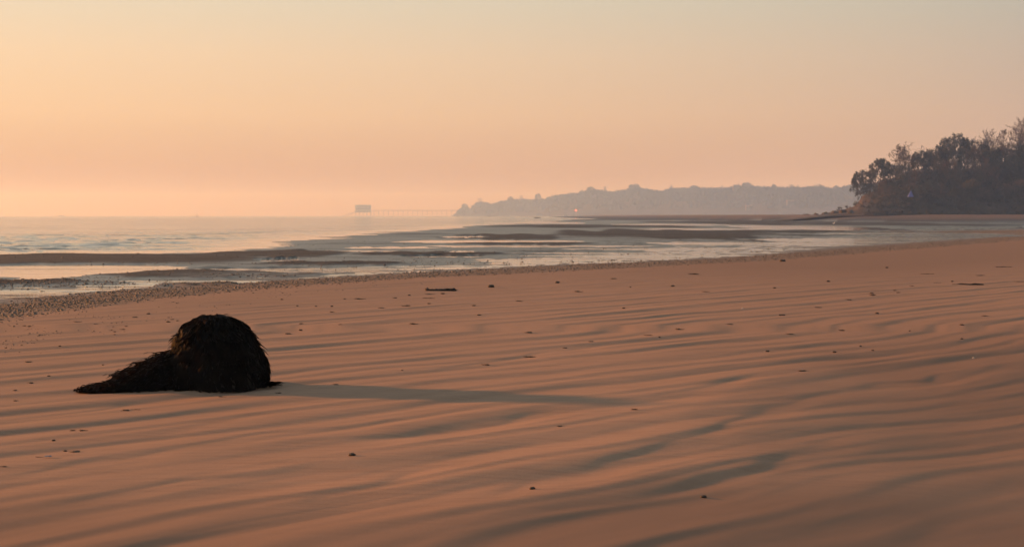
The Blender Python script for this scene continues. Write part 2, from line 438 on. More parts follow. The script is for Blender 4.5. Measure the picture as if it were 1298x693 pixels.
def grid_faces(nr, nc):
    i = np.arange((nr - 1) * (nc - 1)); r = i // (nc - 1); c = i % (nc - 1)
    a = r * nc + c
    return np.stack([a, a + 1, a + nc + 1, a + nc], 1)

def rows_for(ybot, ytop, step, eye):
    py = np.arange(ybot, ytop, -step)
    return eye * F / (py - HY)

angs = np.concatenate([np.linspace(-R(58), -R(24), 60)[:-1], np.linspace(-R(24), R(24), 1060), np.linspace(R(24), R(58), 60)[1:]])
rows = np.concatenate([np.linspace(1.2, 5.6, 40), rows_for(745, 420, 0.8, EYE), rows_for(419.6, 277, 0.42, 1.58), np.geomspace(720, 1500, 40)])
rows = np.unique(rows)
X, Y = radial(rows, angs)
Z, SH, FL, WE, DA = land(X.ravel(), Y.ravel(), True)
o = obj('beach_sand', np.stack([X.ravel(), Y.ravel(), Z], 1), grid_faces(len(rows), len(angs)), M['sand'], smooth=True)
for nm, a in (('shingle', SH), ('flat', FL), ('wet', WE), ('damp_and_dark', DA)):
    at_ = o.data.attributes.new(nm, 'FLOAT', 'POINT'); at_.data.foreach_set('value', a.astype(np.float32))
tag(o, 'rippled orange brown sand and wet tidal flats reaching to the headland', 'beach', kind='structure')

# sea
angs2 = np.concatenate([np.linspace(-R(40), -R(22), 70)[:-1], np.linspace(-R(22), R(22), 640), np.linspace(R(22), R(40), 70)[1:]])
rows2 = np.unique(np.concatenate([rows_for(425, 336, 0.5, 1.62), rows_for(335.9, 293, 0.10, 1.62), rows_for(292.9, 276, 0.42, 1.62), np.geomspace(963, 5000, 70)]))
X, Y = radial(rows2, angs2); x = X.ravel(); y = Y.ravel()
e = sea_s(x, y); op = sstep(0, 14, e)
wv = 0.0
for k, (sx, sy, a) in enumerate(((9, 2.6, 0.035), (5, 1.5, 0.02), (26, 7.0, 0.05))):
    q = fbm(x / sx, y / sy + 0.35 * x / sx, 60 + k, 3)
    wv = wv + a * (np.maximum(q, -0.1) * 1.6 - 0.05)
yw = y + 1.6 * fbm(x / 12.0, y / 9.0, 64, 3) + 0.06 * x
for k, (lam, wdt, amp_, mx_) in enumerate(((4.6, 0.065, 0.085, 3.6), (2.7, 0.08, 0.055, 2.4), (1.5, 0.12, 0.03, 1.6))):
    ph = np.abs(((yw + k * 1.3 + 0.3 * fbm(x / 3.0, y / 3.0, 75 + k, 2)) / lam) % 1.0 - 0.5)
    mask = sstep(0.05, 0.32, fbm(x / mx_ + 5 * k, np.floor((yw + k * 1.3) / lam + 0.5) * 7.31 + 0.5, 65 + k, 3))
    wv = wv + amp_ * np.exp(-(ph / wdt) ** 2) * mask * sstep(1, 6, e) * (1 - sstep(95, 145, y))
near = 1 - sstep(150, 400, y)
Zs = ZW + wv * op * near
Fs = grid_faces(len(rows2), len(angs2))
keep = (shore_s(x, y) > -0.5)
Fs = Fs[keep[Fs].any(1)]
o = obj('sea', np.stack([x, y, Zs], 1), Fs, M['sea'], smooth=True)
w = np.clip(0.055 + 0.20 * (1 - sstep(5.5, 7, shore_s(x, y))) + 0.95 * op * (0.45 + 0.55 * sstep(-0.35, 0.35, fbm(x / 40, y / 25, 71, 3))), 0, 1)
at_ = o.data.attributes.new('wave', 'FLOAT', 'POINT'); at_.data.foreach_set('value', w.astype(np.float32))
tag(o, 'calm pale sea with shallow water lying between the sand bars', 'sea', kind='structure')

# ------------------------------------------------------------------ stones
def ico(sub=1):
    t = (1 + 5 ** 0.5) / 2
    v = [(-1, t, 0), (1, t, 0), (-1, -t, 0), (1, -t, 0), (0, -1, t), (0, 1, t), (0, -1, -t), (0, 1, -t), (t, 0, -1), (t, 0, 1), (-t, 0, -1), (-t, 0, 1)]
    f = [(0, 11, 5), (0, 5, 1), (0, 1, 7), (0, 7, 10), (0, 10, 11), (1, 5, 9), (5, 11, 4), (11, 10, 2), (10, 7, 6), (7, 1, 8),
         (3, 9, 4), (3, 4, 2), (3, 2, 6), (3, 6, 8), (3, 8, 9), (4, 9, 5), (2, 4, 11), (6, 2, 10), (8, 6, 7), (9, 8, 1)]
    V = [Vector(p).normalized() for p in v]
    for _ in range(sub):
        cache = {}; nf = []
        def mid(a, b):
            k = (min(a, b), max(a, b))
            if k not in cache:
                V.append(((V[a] + V[b]) / 2).normalized()); cache[k] = len(V) - 1
            return cache[k]
        for a, b, c in f:
            ab, bc, ca = mid(a, b), mid(b, c), mid(c, a)
            nf += [(a, ab, ca), (b, bc, ab), (c, ca, bc), (ab, bc, ca)]
        f = nf
    return np.array([tuple(p) for p in V]), np.array(f)

def lump(seed, sub=2, rough=0.25, freq=1.4):
    V, F_ = ico(sub)
    n = perlin(V[:, 0] * freq + seed * 3.7, V[:, 1] * freq + V[:, 2] * freq * 1.3, seed) + 0.5 * perlin(V[:, 2] * freq * 2.3 + seed, V[:, 0] * freq * 2.1 - V[:, 1] * 1.7, seed + 5)
    return V * (1 + rough * n)[:, None], F_

# shingle along the edge of the sand and stones lying about the near flats: one uncountable mass
def shingle_field():
    base = [lump(100 + i, 0, 0.35, 1.9) for i in range(6)]
    pts = []
    def scatter(n, y0, y1, s0, s1, size, p=1.0, clump=None):
        yy = 1 / RNG.uniform(1 / y1, 1 / y0, n)
        ss = RNG.uniform(s0, s1, n) if p == 1 else s0 + (s1 - s0) * RNG.beta(2.0, 2.2, n)
        xx = shore_x(ss, yy)
        k = np.abs(xx) < yy * 0.46
        if clump: k &= clump(xx, yy)
        for a, b, c in zip(xx[k], yy[k], np.ones(k.sum())): pts.append((a, b, size * min(RNG.lognormal(0, 0.42), 2.1)))
    scatter(20000, 15, 130, -0.35, 3.4, 0.0128, 2)
    scatter(2600, 14, 80, -2.2, 0.6, 0.0075, 2, lambda a, b: fbm(a / 1.1, b / 0.8, 91, 3) > 0.08)
    scatter(14000, 18, 110, 2.4, 8.0, 0.0125, 1, lambda a, b: fbm(a / 4.5, b / 1.5, 92, 4) > 0.06)
    scatter(14000, 24, 130, 5.0, 22, 0.0125, 1, lambda a, b: fbm(a / 8, b / 2, 94, 4) > 0.05)
    bar = [ell(-260, 170, 360.5, 4.5), ell(185, 300, 362, 2.2), ell(100, 260, 372, 3), ell(500, 720, 346, 2.5), ell(600, 900, 331, 2.0)]
    def onbar(a, b): return np.max([blob(a, b, e_) for e_ in bar], axis=0) > 0.35
    scatter(26000, 24, 60, 2.0, 12, 0.015, 1, onbar)
    scatter(3000, 24, 140, 3.0, 14, 0.016, 1, lambda a, b: fbm(a / 9, b / 3, 93, 3) > 0.12)
    P = np.array(pts)
    z = land(P[:, 0], P[:, 1])
    VV = []; FF = []; off = 0
    for i, (a, b, r) in enumerate(P):
        V, F_ = base[i % 6]
        r = r * (0.85 + b / 150.0)      # the seaward, farther stones are the larger ones
        t = RNG.uniform(0, 6.28); c, s_ = math.cos(t), math.sin(t)
        W = V * (r * RNG.uniform(0.9, 1.5), r, r * RNG.uniform(0.4, 0.75))
        VV.append(np.stack([W[:, 0] * c - W[:, 1] * s_ + a, W[:, 0] * s_ + W[:, 1] * c + b, W[:, 2] + z[i] + 0.12 * r], 1))
        FF.append(F_ + off); off += len(V)
    o = obj('shingle', np.concatenate(VV), np.concatenate(FF), M['shingle'])
    tag(o, 'band of small dark shingle between the dry sand and the wet flats', 'shingle', kind='stuff')
shingle_field()

# ------------------------------------------------------------------ the seaweed covered boulder
BX, BY = at(281, 490)
def boulder():
    bz = ground(BX, BY)
    root = empty('seaweed_covered_boulder', (BX, BY, bz))
    tag(root, 'large boulder shrouded in black seaweed that trails off to the left, alone on the sand', 'boulder')
    px = BY / F
    # outline of the dome against the sand, half width per height (from the photograph), in metres
    prof = [(0.00, -0.49, 0.37), (0.06, -0.485, 0.365), (0.20, -0.44, 0.335), (0.28, -0.39, 0.31), (0.34, -0.37, 0.29), (0.42, -0.35, 0.245), (0.48, -0.325, 0.195), (0.54, -0.265, 0.14), (0.585, -0.20, 0.075), (0.61, -0.165, 0.02), (0.622, -0.13, -0.04)]
    nz = 26; na = 48
    zz = np.array([p[0] for p in prof]); lo = np.array([p[1] for p in prof]); hi = np.array([p[2] for p in prof])
    def surf(h, a):
        "point of the dome at height h and angle a"
        l = np.interp(h, zz, lo); r = np.interp(h, zz, hi)
        cx = (l + r) / 2; hw = (r - l) / 2
        hw = hw * (1 + 0.10 * perlin(np.cos(a) * 1.9 + h * 3, np.sin(a) * 1.9 + 5, 55) + 0.07 * perlin(np.cos(a) * 5 + h * 4, np.sin(a) * 5 + h * 3, 56))
        bulge = 0.035 * np.maximum(0, perlin(a * 2.2, h * 9, 57)) + 0.02 * perlin(a * 6, h * 14, 58)
        hw = hw + bulge * sstep(0.0, 0.15, h)
        return np.stack([cx + hw * np.cos(a), 0.86 * hw * np.sin(a), h], -1)
    hs = 0.622 * (1 - (1 - np.linspace(0, 1, nz)) ** 1.5)
    V = []
    for h in hs:
        a = np.arange(na) * 2 * math.pi / na
        V += [tuple(p) for p in surf(np.full(na, h), a)]
    V += [(-0.07, 0, 0.627)]
    V = np.array(V)
    V[:na, 2] = -0.06
    Fc = []
    for i in range(nz - 1):
        for k in range(na):
            k2 = (k + 1) % na; Fc.append((i * na + k, i * na + k2, (i + 1) * na + k2, (i + 1) * na + k))
    for k in range(na): Fc.append(((nz - 1) * na + k, (nz - 1) * na + (k + 1) % na, nz * na))
    obj('rock', V * (0.97, 0.97, 0.98), Fc, M['rock'], root, True)
    rng = np.random.default_rng(5)
    def frond(mb, pts, w, nrm):
        "a wavy strap of weed along pts, width w, with forked end"
        pts = [Vector(p) for p in pts]; n = len(pts); b = len(mb.V)
        for i, p in enumerate(pts):
            d = (pts[min(i + 1, n - 1)] - pts[max(i - 1, 0)]).normalized()
            side = d.cross(Vector(nrm[i])).normalized()
            ww = w * (0.55 + 0.45 * math.sin(math.pi * min(1, (i + 0.6) / n * 1.15))) * (0.25 if i == n - 1 else 1)
            tw = side * math.cos(0.7 * i) + Vector(nrm[i]) * 0.5 * math.sin(0.9 * i)
            mb.V.append(tuple(p - tw * ww)); mb.V.append(tuple(p + tw * ww))
        for i in range(n - 1):
            mb.F.append((b + 2 * i, b + 2 * i + 1, b + 2 * i + 3, b + 2 * i + 2))
    # weed hanging over the dome
    mb = MB()
    for _ in range(3000):
        a = rng.uniform(0, 2 * math.pi); h = 0.60 * (1 - rng.beta(1.1, 2.0)) + 0.02
        if rng.random() < 0.5: a = round(a * 11) / 11 + rng.normal(0, 0.018)
        ln = rng.uniform(0.07, 0.30); n = 7
        pts = []; nr = []
        lift = rng.uniform(0.0, 0.020); da = rng.normal(0, 0.14)
        flick = rng.uniform(0.0, 0.075) if rng.random() < 0.22 else rng.uniform(0, 0.010)
        for i in range(n):
            t = i / (n - 1); hh = max(h - ln * t, 0.0)
            aa = a + da * t + 0.05 * math.sin(5 * t + a * 3)
            p = surf(np.array([hh]), np.array([aa]))[0]
            up = np.interp(hh, [0.0, 0.45, 0.6], [0.08, 0.5, 1.0])
            nn = Vector((math.cos(aa), math.sin(aa), up)).normalized()
            p = Vector(p) + nn * (lift + 0.004 + flick * t * t)
            pts.append(p); nr.append(nn)
        frond(mb, pts, rng.uniform(0.006, 0.020), nr)
    for _ in range(20):       # tufts that stand away from the rest
        a0 = rng.uniform(0, 6.28) if _ > 7 else (math.pi + rng.normal(0, 0.3) if _ % 2 else rng.normal(0, 0.3)); h0 = rng.uniform(0.18, 0.58); out = rng.uniform(0.018, 0.045)
        for q in range(26):
            a = a0 + rng.normal(0, 0.10); h = h0 + rng.normal(0, 0.015); ln = rng.uniform(0.08, 0.2); pts = []; nr = []
            for i in range(7):
                t = i / 6; p = surf(np.array([max(h - ln * t * t, 0.02)]), np.array([a]))[0]; nn = Vector((math.cos(a), math.sin(a), 0.35)).normalized()
                pts.append(Vector(p) + nn * (0.004 + out * math.sin(min(1.0, t * 1.25) * math.pi * 0.62))); nr.append(nn)
            frond(mb, pts, rng.uniform(0.005, 0.013), nr)
    for _ in range(520):      # crown tuft
        a = rng.uniform(0, 6.28); r0 = rng.uniform(0, 0.13)
        p = Vector((-0.06 + r0 * math.cos(a) * 1.1, r0 * math.sin(a), 0.615 - r0 * 0.2))
        d = Vector((math.cos(a), math.sin(a), 0.25)); pts = []; nr = []
        ln = rng.uniform(0.05, 0.12)
        for i in range(5):
            t = i / 4; pts.append(p + d * (ln * t) + Vector((0, 0, 0.012 * math.sin(3 * t) - 0.09 * t * t * ln / 0.1))); nr.append(Vector((0.1, 0, 1)))
        frond(mb, pts, rng.uniform(0.004, 0.010), nr)
    # bladders of the wrack
    V0, F0 = ico(0)
    for _ in range(500):
        a = rng.uniform(0, 6.28); h = rng.uniform(0.03, 0.58)
        p = surf(np.array([h]), np.array([a]))[0]; r = rng.uniform(0.004, 0.009)
        mb.add(V0 * (r, r, r * 1.5) + p + np.array([math.cos(a), math.sin(a), 0.2]) * 0.016, F0.tolist())
    mb.build('seaweed', M['weed'], root, True)
    # the skirt of weed that trails off to the left
    tx = [-1.16, -1.05, -0.91, -0.83, -0.69, -0.55, -0.455, -0.2]; tz = [0.003, 0.022, 0.046, 0.098, 0.160, 0.235, 0.290, 0.32]; tw = [0.03, 0.08, 0.12, 0.16, 0.19, 0.22, 0.24, 0.14]
    nx = 40; ns = 14; V = []
    yc = lambda q_: -0.06 - 0.30 * min(max((-0.42 - q_) / 0.78, 0), 1)
    for i in range(nx):
        x_ = -1.15 + 1.05 * i / (nx - 1); zt = np.interp(x_, tx, tz); wt = np.interp(x_, tx, tw)
        zt *= 1 + 0.30 * float(perlin(x_ * 9, 2.2, 71))
        for k in range(ns):
            t = k / (ns - 1) * math.pi
            q = 1 + 0.12 * float(perlin(x_ * 6, k * 0.7, 72))
            V.append((x_, yc(x_) - wt * math.cos(t) * q, zt * math.sin(t) ** 0.8 * q - 0.012))
    Ft = [(i * ns + k, (i + 1) * ns + k, (i + 1) * ns + k + 1, i * ns + k + 1) for i in range(nx - 1) for k in range(ns - 1)]
    mt = MB(); mt.add(V, Ft)
    for _ in range(1500):
        x_ = -1.13 + 0.78 * rng.beta(1.25, 1.0); t = rng.uniform(0.1, math.pi - 0.1)
        zt = np.interp(x_, tx, tz); wt = np.interp(x_, tx, tw)
        d = Vector((-rng.uniform(0.5, 1.0), -math.cos(t) * rng.uniform(0.2, 0.9), rng.uniform(-0.55, 0.35))).normalized()
        p = Vector((x_, yc(x_) - wt * math.cos(t), zt * math.sin(t) ** 0.8))
        nn = Vector((0, -math.cos(t), math.sin(t)))
        ln = rng.uniform(0.05, 0.19) * (0.45 + 0.55 * min(1, max(0, (x_ + 1.1) / 0.4))); pts = []; nr = []
        for i in range(6):
            q = i / 5
            pp = p + d * (ln * q) + nn * (0.003 + 0.016 * math.sin(2.6 * q)) + Vector((0, 0, -0.35 * ln * q * q))
            pp.z = max(pp.z, 0.004); pts.append(pp); nr.append(nn)
        frond(mt, pts, rng.uniform(0.006, 0.016), nr)
    for x_, h_ in ((-0.80, 0.07), (-0.60, 0.055), (-0.575, 0.04), (-0.55, 0.05), (-0.88, 0.035), (-0.93, 0.03)):     # stalks standing up out of the trail
        z0 = np.interp(x_, tx, tz)
        for q in range(3):
            d = Vector((rng.uniform(-0.5, 0.1), rng.uniform(-0.2, 0.2), 1)); pts = [Vector((x_ + 0.01 * q, yc(x_), z0 - 0.02)) + d * (h_ + 0.02) * t for t in (0, 0.35, 0.7, 1)]
            frond(mt, pts, 0.006, [Vector((0.1, -1, 0))] * 4)
    mt.build('trailing_seaweed', M['weed'], root, True)
    # weed lying out on the sand at the right foot
    mr = MB()
    for _ in range(130):
        x_ = 0.36 + rng.beta(1, 2.4) * 0.14; y_ = rng.uniform(-0.12, 0.16)
        d = Vector((1, rng.uniform(-0.6, 0.4), 0)).normalized(); ln = rng.uniform(0.03, 0.09)
        pts = [Vector((x_, y_, 0.014)) + d * ln * t + Vector((0, 0, 0.010 * math.sin(3 * t))) for t in (0, 0.3, 0.6, 1)]
        frond(mr, pts, rng.uniform(0.004, 0.008), [Vector((0, 0, 1))] * 4)
    mr.build('stray_seaweed', M['weed'], root, True)
boulder()

# ------------------------------------------------------------------ bits lying on the sand
def scrap_mesh(seed, long=1.0):
    "a dried tangle of weed one unit wide"
    rng = np.random.default_rng(seed); mb = MB()
    V, F_ = lump(seed + 30, 2, 0.5, 1.8)
    mb.add(V * (0.30, 0.24, 0.11) + np.array([rng.uniform(-0.1, 0.1), 0, 0.07]), F_.tolist())
    for _ in range(int(16)):
        p = Vector((rng.normal(0, 0.14), rng.normal(0, 0.14), rng.uniform(0.02, 0.13))); a = rng.uniform(0, 6.28)
        d = Vector((math.cos(a) * long, math.sin(a) * 0.6, rng.uniform(-0.1, 0.12))); w = rng.uniform(0.02, 0.045); ln = rng.uniform(0.2, 0.48)
        pts = []
        for i in range(4):
            q = p + d * (ln * i / 3) + Vector((0, 0, 0.05 * math.sin(i * 1.4 + a))); q.z = max(q.z, 0.015); pts.append(q)
        mb.tube(pts, [w, w * 0.9, w * 0.7, w * 0.3], 4)
    return mb
SCRAPS = [mesh_data('seaweed_scrap', s.V, s.F, M['scrap'], True) for s in (scrap_mesh(1), scrap_mesh(2, 1.5), scrap_mesh(3), scrap_mesh(4, 1.3))]
STONES = []
for i in range(4):
    V, F_ = lump(200 + i, 2, 0.28, 1.3)
    STONES.append(mesh_data('pebble', V * (0.5, 0.40, 0.25) + np.array([0, 0, 0.16]), F_, M['stone'], True))
def stick_mesh(seed):
    rng = np.random.default_rng(seed); mb = MB()
    pts = [(-0.5 + i / 7, 0.03 * math.sin(i * 1.3 + seed), 0.03 + 0.012 * math.sin(i * 2.1 + seed)) for i in range(8)]
    mb.tube(pts, [0.018, 0.028, 0.03, 0.031, 0.028, 0.026, 0.022, 0.012], 7)
    mb.tube([pts[4], (0.12, 0.05, 0.05), (0.2, 0.09, 0.045)], [0.016, 0.012, 0.006], 5)
    return mesh_data('stick', mb.V, mb.F, M['stick'], True)
STICKS = [stick_mesh(1), stick_mesh(4)]
SHELLM = []
V, F_ = lump(230, 2, 0.2, 1.2)
V = V * (0.5, 0.42, 0.3); V[:, 2] = np.maximum(V[:, 2], -0.02) * (1 + 0.12 * np.cos(9 * np.arctan2(V[:, 1], V[:, 0])))
SHELLM.append(mesh_data('shell', V, F_, M['shell'], True))

KIND = {'p': ('pebble', 'pebble', 'pebbles scattered over the sand', STONES), 's': ('seaweed_scrap', 'seaweed', 'seaweed scraps scattered over the sand', SCRAPS),
        'k': ('stick', 'stick', 'sticks lying on the upper sand', STICKS), 'h': ('shell', 'shell', 'pale shells on the sand', SHELLM)}
BITS = '''
p 446.3 577 9 lone dark pebble on the near sand below the boulder's shadow
p 675 619.5 8 dark pebble in a shaded ripple trough, low centre of the beach
p 892 630 8 dark pebble nearest the camera on the right hand sand
s 159.6 520 14 dark ragged seaweed scrap just below the tip of the boulder's weed trail
k 172 519 12 thin twig lying against the seaweed scrap below the weed trail
s 280.5 502.8 9 reddish seaweed scrap lying on the sunlit sand right under the boulder
s 353.6 498 6 small red brown scrap at the near edge of the boulder's shadow
s 425.3 487.2 10 dark scrap lying inside the boulder's shadow
s 93 545.6 7 small scrap, left one of two side by side on the near left sand
s 104.5 545.8 8 small scrap, right one of two side by side on the near left sand
p 68 558.5 5 little dark pebble above the scrap of blue plastic
s 95.5 572.5 17 widest ragged seaweed scrap on the near left sand, beside the blue plastic
p 82.6 571.8 5 little pebble touching the left end of the widest near left scrap
s 4.4 591 9 dark red scrap at the left margin of the sand, nearest the camera there
s 20 508 7 thin scrap on the left sand level with the foot of the boulder's trail
s 19 495 7 flat scrap left of the pointed end of the boulder's weed trail
s 38.6 485.5 8 dark scrap uphill of the boulder's weed trail on the left sand
s 61.5 476.5 6 faint brown scrap between the boulder's trail and the left sand's dark scraps
s 35 459 8 lens shaped scrap midway between the shingle and the boulder's trail, far left
p 7.4 441 3.5 round dark pebble at the far left margin under the shingle
p 75.8 438.5 3.5 round dark pebble on bare sand left of the boulder's top
p 130.4 462.5 3 tiny pebble directly above the standing weed stalks of the boulder's trail
s 31.5 413 5 scrap, upper of two close together under the left shingle
s 37.4 414.5 6 scrap, lower of two close together under the left shingle
s 97 408 10 long low scrap on its own just under the left shingle
s 120.5 410.8 4 small scrap between the long low scrap and the group of five
s 141 418.6 4 scrap at the left of the group of five above the boulder's trail
s 145 420.5 5 middle scrap of the group of five above the boulder's trail
s 145.5 424.3 4 lowest scrap of the group of five above the boulder's trail
s 156 417.5 5 scrap at the right of the group of five above the boulder's trail
s 159.6 413.5 4 topmost scrap of the group of five above the boulder's trail
s 171 402.2 10 slanting scrap close under the shingle left of the boulder's crown
s 188 398 7 scrap tilted uphill at the shingle's lower edge left of the boulder's crown
s 213 408 7 largest crumb of the litter patch beside the boulder's crown
s 219 405 5 middle crumb of the litter patch beside the boulder's crown
s 225 406.5 5 right hand crumb of the litter patch beside the boulder's crown
s 214 402.5 4 upper crumb of the litter patch beside the boulder's crown
s 286 398.5 5 scrap showing just past the right of the boulder's crown
p 357 379.8 3.5 dark pebble close under the shingle, right of the boulder
p 376.8 388 3.5 pebble at the left end of a loose row of three right of the boulder
p 400.4 388.5 3.5 pebble in the middle of a loose row of three right of the boulder
p 420.5 388.5 4 pebble at the right end of a loose row of three right of the boulder
s 419.8 395.8 6 scrap directly under the right end of the row of three pebbles
s 381.6 410.4 6 upper scrap of a stacked pair right of the boulder
s 380.8 418 7 lower scrap of a stacked pair right of the boulder
s 365 423 11 dark scrap with a tail beside the boulder's upper right flank
s 431.7 412 5 lone crumb right of the stacked pair of scraps
s 454.6 379 11 thin scrap under the shingle midway from boulder to black wrack heap
s 436.8 379 5 crumb left of the thin scrap under the shingle
s 483.3 390.4 9 dark oval scrap below and left of the black wrack heap
s 500.4 378 7 flat scrap just left of the black wrack heap
p 518.7 374.5 4 small dark lump left of the black wrack heap
s 543.8 373 9 scrap close in front of the black wrack heap's left end
s 561 372.5 8 scrap close in front of the black wrack heap's middle
k 543 378 15 slim stick lying parallel in front of the black wrack heap
s 543.6 385 6 crumb below the slim stick in front of the black wrack heap
s 515.6 388 8 faint scrap right of the dark oval scrap
p 622.4 364 9 humped dark stone right of the black wrack heap
s 600.8 387.4 6 scrap well below the humped stone, upper of two in line
s 607 399.5 7 scrap well below the humped stone, lower of two in line
s 523.7 410.8 8 lone thin scrap in mid beach below the black wrack heap
s 616.5 462.5 8 dark scrap alone in the middle of the beach, above the shadow's end
p 509.8 469.5 3 tiny pebble above the middle of the boulder's shadow
s 656.7 381.8 9 scrap on the mid beach right of the humped stone
s 716 441 9 left scrap of a slanting pair in mid beach
s 749 433 10 right scrap of a slanting pair in mid beach
p 790.4 391 4.5 round black pebble between the slanting pair and the shingle
s 822.7 425 9 flat scrap next to a small pebble in mid beach
p 836 428 3.5 small pebble just right of a flat scrap in mid beach
s 860.4 417.6 8 scrap uphill of the flat scrap and its pebble
s 924.4 411 10 dark oval scrap below the tiny white shell
p 972.7 445.6 5.5 black pebble alone right of mid beach
p 988.8 399.4 4 pebble close to the right of the tiny white shell
s 991.8 399.6 8 scrap touching the pebble right of the tiny white shell
p 852.7 363 5 dark pebble under the shingle right of mid beach
p 799 364.2 3 tiny pebble under the shingle in mid beach
p 981.6 365.3 4 pebble under the shingle, left of the right hand scraps
s 894 370 9 thin scrap under the shingle between two pebbles
s 670 421.5 13 long faint scrap left of the slanting pair
s 672.7 452.5 14 long faint scrap below and left of the slanting pair
p 706.5 358.6 6 flat stone at the shingle's lower edge in mid beach
s 732.5 370 8 pale brown scrap below the flat stone at the shingle edge
s 778 353.5 12 wide crumbly scrap in the strand line under the shingle
s 880 347.6 12 wide thin scrap in the strand line right of centre
p 992 331.5 8 dark humped stone on the shingle's lower edge toward the right
p 1049.7 357 5 pebble on the far right sand below the humped shingle stone
p 1124 339.6 4 pebble just under the shingle on the right
s 1105 372 7 upper scrap of two touching on the right sand
s 1106.4 374.5 8 lower scrap of two touching on the right sand
s 1075 380 9 oval scrap left of the two touching scraps
s 1035.7 389.8 10 thin scrap further left of the two touching scraps
p 1111.6 397.5 5 black pebble below the two touching scraps
s 1134 367.8 6 upper crumb right of the two touching scraps
s 1138.8 371 5 lower crumb right of the two touching scraps
s 1155.7 362.8 5 crumb midway between the touching scraps and the long stick
k 1175 347.3 15 short slanting stick uphill of the long stick
k 1188 358.4 9 short thick stick end left of the long stick
p 1207 357 3.5 pebble at the left tip of the long stick
k 1227 360.8 38 longest dark stick, lying level on the far right sand
k 1291 357 14 dark stick at the right margin of the sand
k 1272.6 338.5 19 faint thin stick under the shingle at the far right
s 1242.7 349.3 9 scrap uphill of the long stick's right end
s 1248 400.5 9 scrap on the right sand well below the long stick
s 1219 412 8 scrap below and left of the one beneath the long stick
p 1219 429.6 4 pebble in a ripple line on the right sand
p 1153 419.5 3 tiny pebble in the middle of the right sand
s 1067.7 418.8 7 scrap on the right sand, uphill of three pebbles
s 1000.6 423.5 9 thin scrap left of the three pebbles on the right sand
p 1057.8 446.6 5.5 left and largest of the three pebbles on the right sand
p 1090.8 439 4 topmost of the three pebbles on the right sand
p 1106 444.3 4 rightmost of the three pebbles on the right sand
s 1017 470 13 darkest wide scrap on the right sand, below the three pebbles
s 805 519 8 little scrap just beyond the end of the boulder's shadow
s 709 540 10 thin scrap in a ripple below the end of the boulder's shadow
h 941 391 2.6 tiny white shell standing out on the sand right of mid beach
h 1234 453 3.2 pale shell half buried in a ripple near the right margin
'''
first = {}
for i, ln in enumerate(l for l in BITS.strip().splitlines()):
    k, px, py, w_, lab = ln.split(' ', 4)
    px, py, w_ = float(px), float(py), float(w_)
    x, y = at(px, py)
    z = ground(x, y)
    for _ in range(4):
        x, y = at(px, py, z); z = ground(x, y)
    nm, cat, grp, ms = KIND[k]
    me = ms[(i * 7 + int(px)) % len(ms)]
    key = (k, me.name)
    if key not in first: o = bpy.data.objects.new(nm, me); first[key] = o
    else: o = first[key].copy()
    link(o)
    wid = w_ / F * y * (0.86 if k == 'p' else 1.0)
    fz = 1.0
    if k == 's' and w_ >= 9: fz = 0.6
    o.location = (x, y, z - 0.02 * wid)
    o.scale = (wid * 1.1, wid * 1.1, wid * 1.05 * fz)
    o.rotation_euler = (0, 0, (random.uniform(-0.5, 0.5) if k in 'sp' else random.uniform(-0.08, 0.12)) + (math.pi if random.random() < 0.5 else 0))
    tag(o, lab, cat, grp)
# black heap of wrack under the shingle
x, y = at(558.5, 368.4); z = ground(x, y)
root = empty('wrack_heap', (x, y, z)); tag(root, 'long low heap of black wrack lying on the sand under the shingle', 'seaweed')
q = y / F; mb = MB(); rng = np.random.default_rng(12)
for k in range(7):
    V, F_ = lump(300 + k, 2, 0.4, 1.6)
    mb.add(V * (rng.uniform(3.5, 6) * q, 4 * q, (1.2 + 0.42 * k + rng.uniform(-0.5, 0.5)) * q * 0.75) + np.array([(-12 + 4.6 * k) * q, rng.uniform(-1, 1) * q, 0.8 * q]), F_.tolist())
mb.build('heap', M['wrack'], root, True)
mb = MB()
for k in range(70):
    a = Vector((rng.uniform(-17, 19) * q, rng.uniform(-3, 1) * q, rng.uniform(0.3, 2.2) * q)); d = Vector((rng.uniform(-1, 1), rng.uniform(-0.5, 0.5), rng.uniform(-0.2, 0.2))) * 5 * q
    b_ = a + d; b_.z = max(b_.z - 0.01, 0.01); mb.tube([a, (a + b_) / 2 + Vector((0, 0, 0.5 * q)), b_], [0.35 * q, 0.3 * q, 0.12 * q], 4)
mb.build('fronds', M['wrack'], root, True)
V, F_ = lump(320, 2, 0.5, 1.7)
x, y = at(541.5, 368.6)
o = obj('pebble', V * (2.2 * q, 1.8 * q, 2.4 * q), F_, M['scrap'], None, True); o.location = (x, y, ground(x, y) + 1.2 * q)
tag(o, 'upright black lump at the left end of the black wrack heap', 'pebble', 'pebbles scattered over the sand')
# blue plastic
x, y = at(61, 580); q = y / F; z = ground(x, y)
mb = MB(); nx, ny = 9, 5
Vp = [((i / 8 - 0.5) * 9 * q, (j / 4 - 0.5) * 5 * q, 0.012 + 0.9 * q * (1 + math.sin(i * 1.7 + j)) * 0.5 * (1 - abs(i / 4 - 1) * 0.6)) for i in range(nx) for j in range(ny)]
n0 = len(Vp)
Vb = [(a, b, c - 0.004) for a, b, c in Vp]
Fp = [(i * ny + j, (i + 1) * ny + j, (i + 1) * ny + j + 1, i * ny + j + 1) for i in range(nx - 1) for j in range(ny - 1)]
mb.add(Vp + Vb, Fp + [tuple(k + n0 for k in f[::-1]) for f in Fp])
o = mb.build('plastic_scrap', M['bluecloth'], None, True); o.location = (x, y, z); tag(o, 'small crumpled scrap of dark blue plastic on the near left sand', 'litter')
x, y = at(50, 578.5); z = ground(x, y)
o = link(bpy.data.objects.new('stick', STICKS[0])); o.location = (x, y, z); o.scale = (12 * q,) * 3; o.rotation_euler = (0, 0, -0.15)
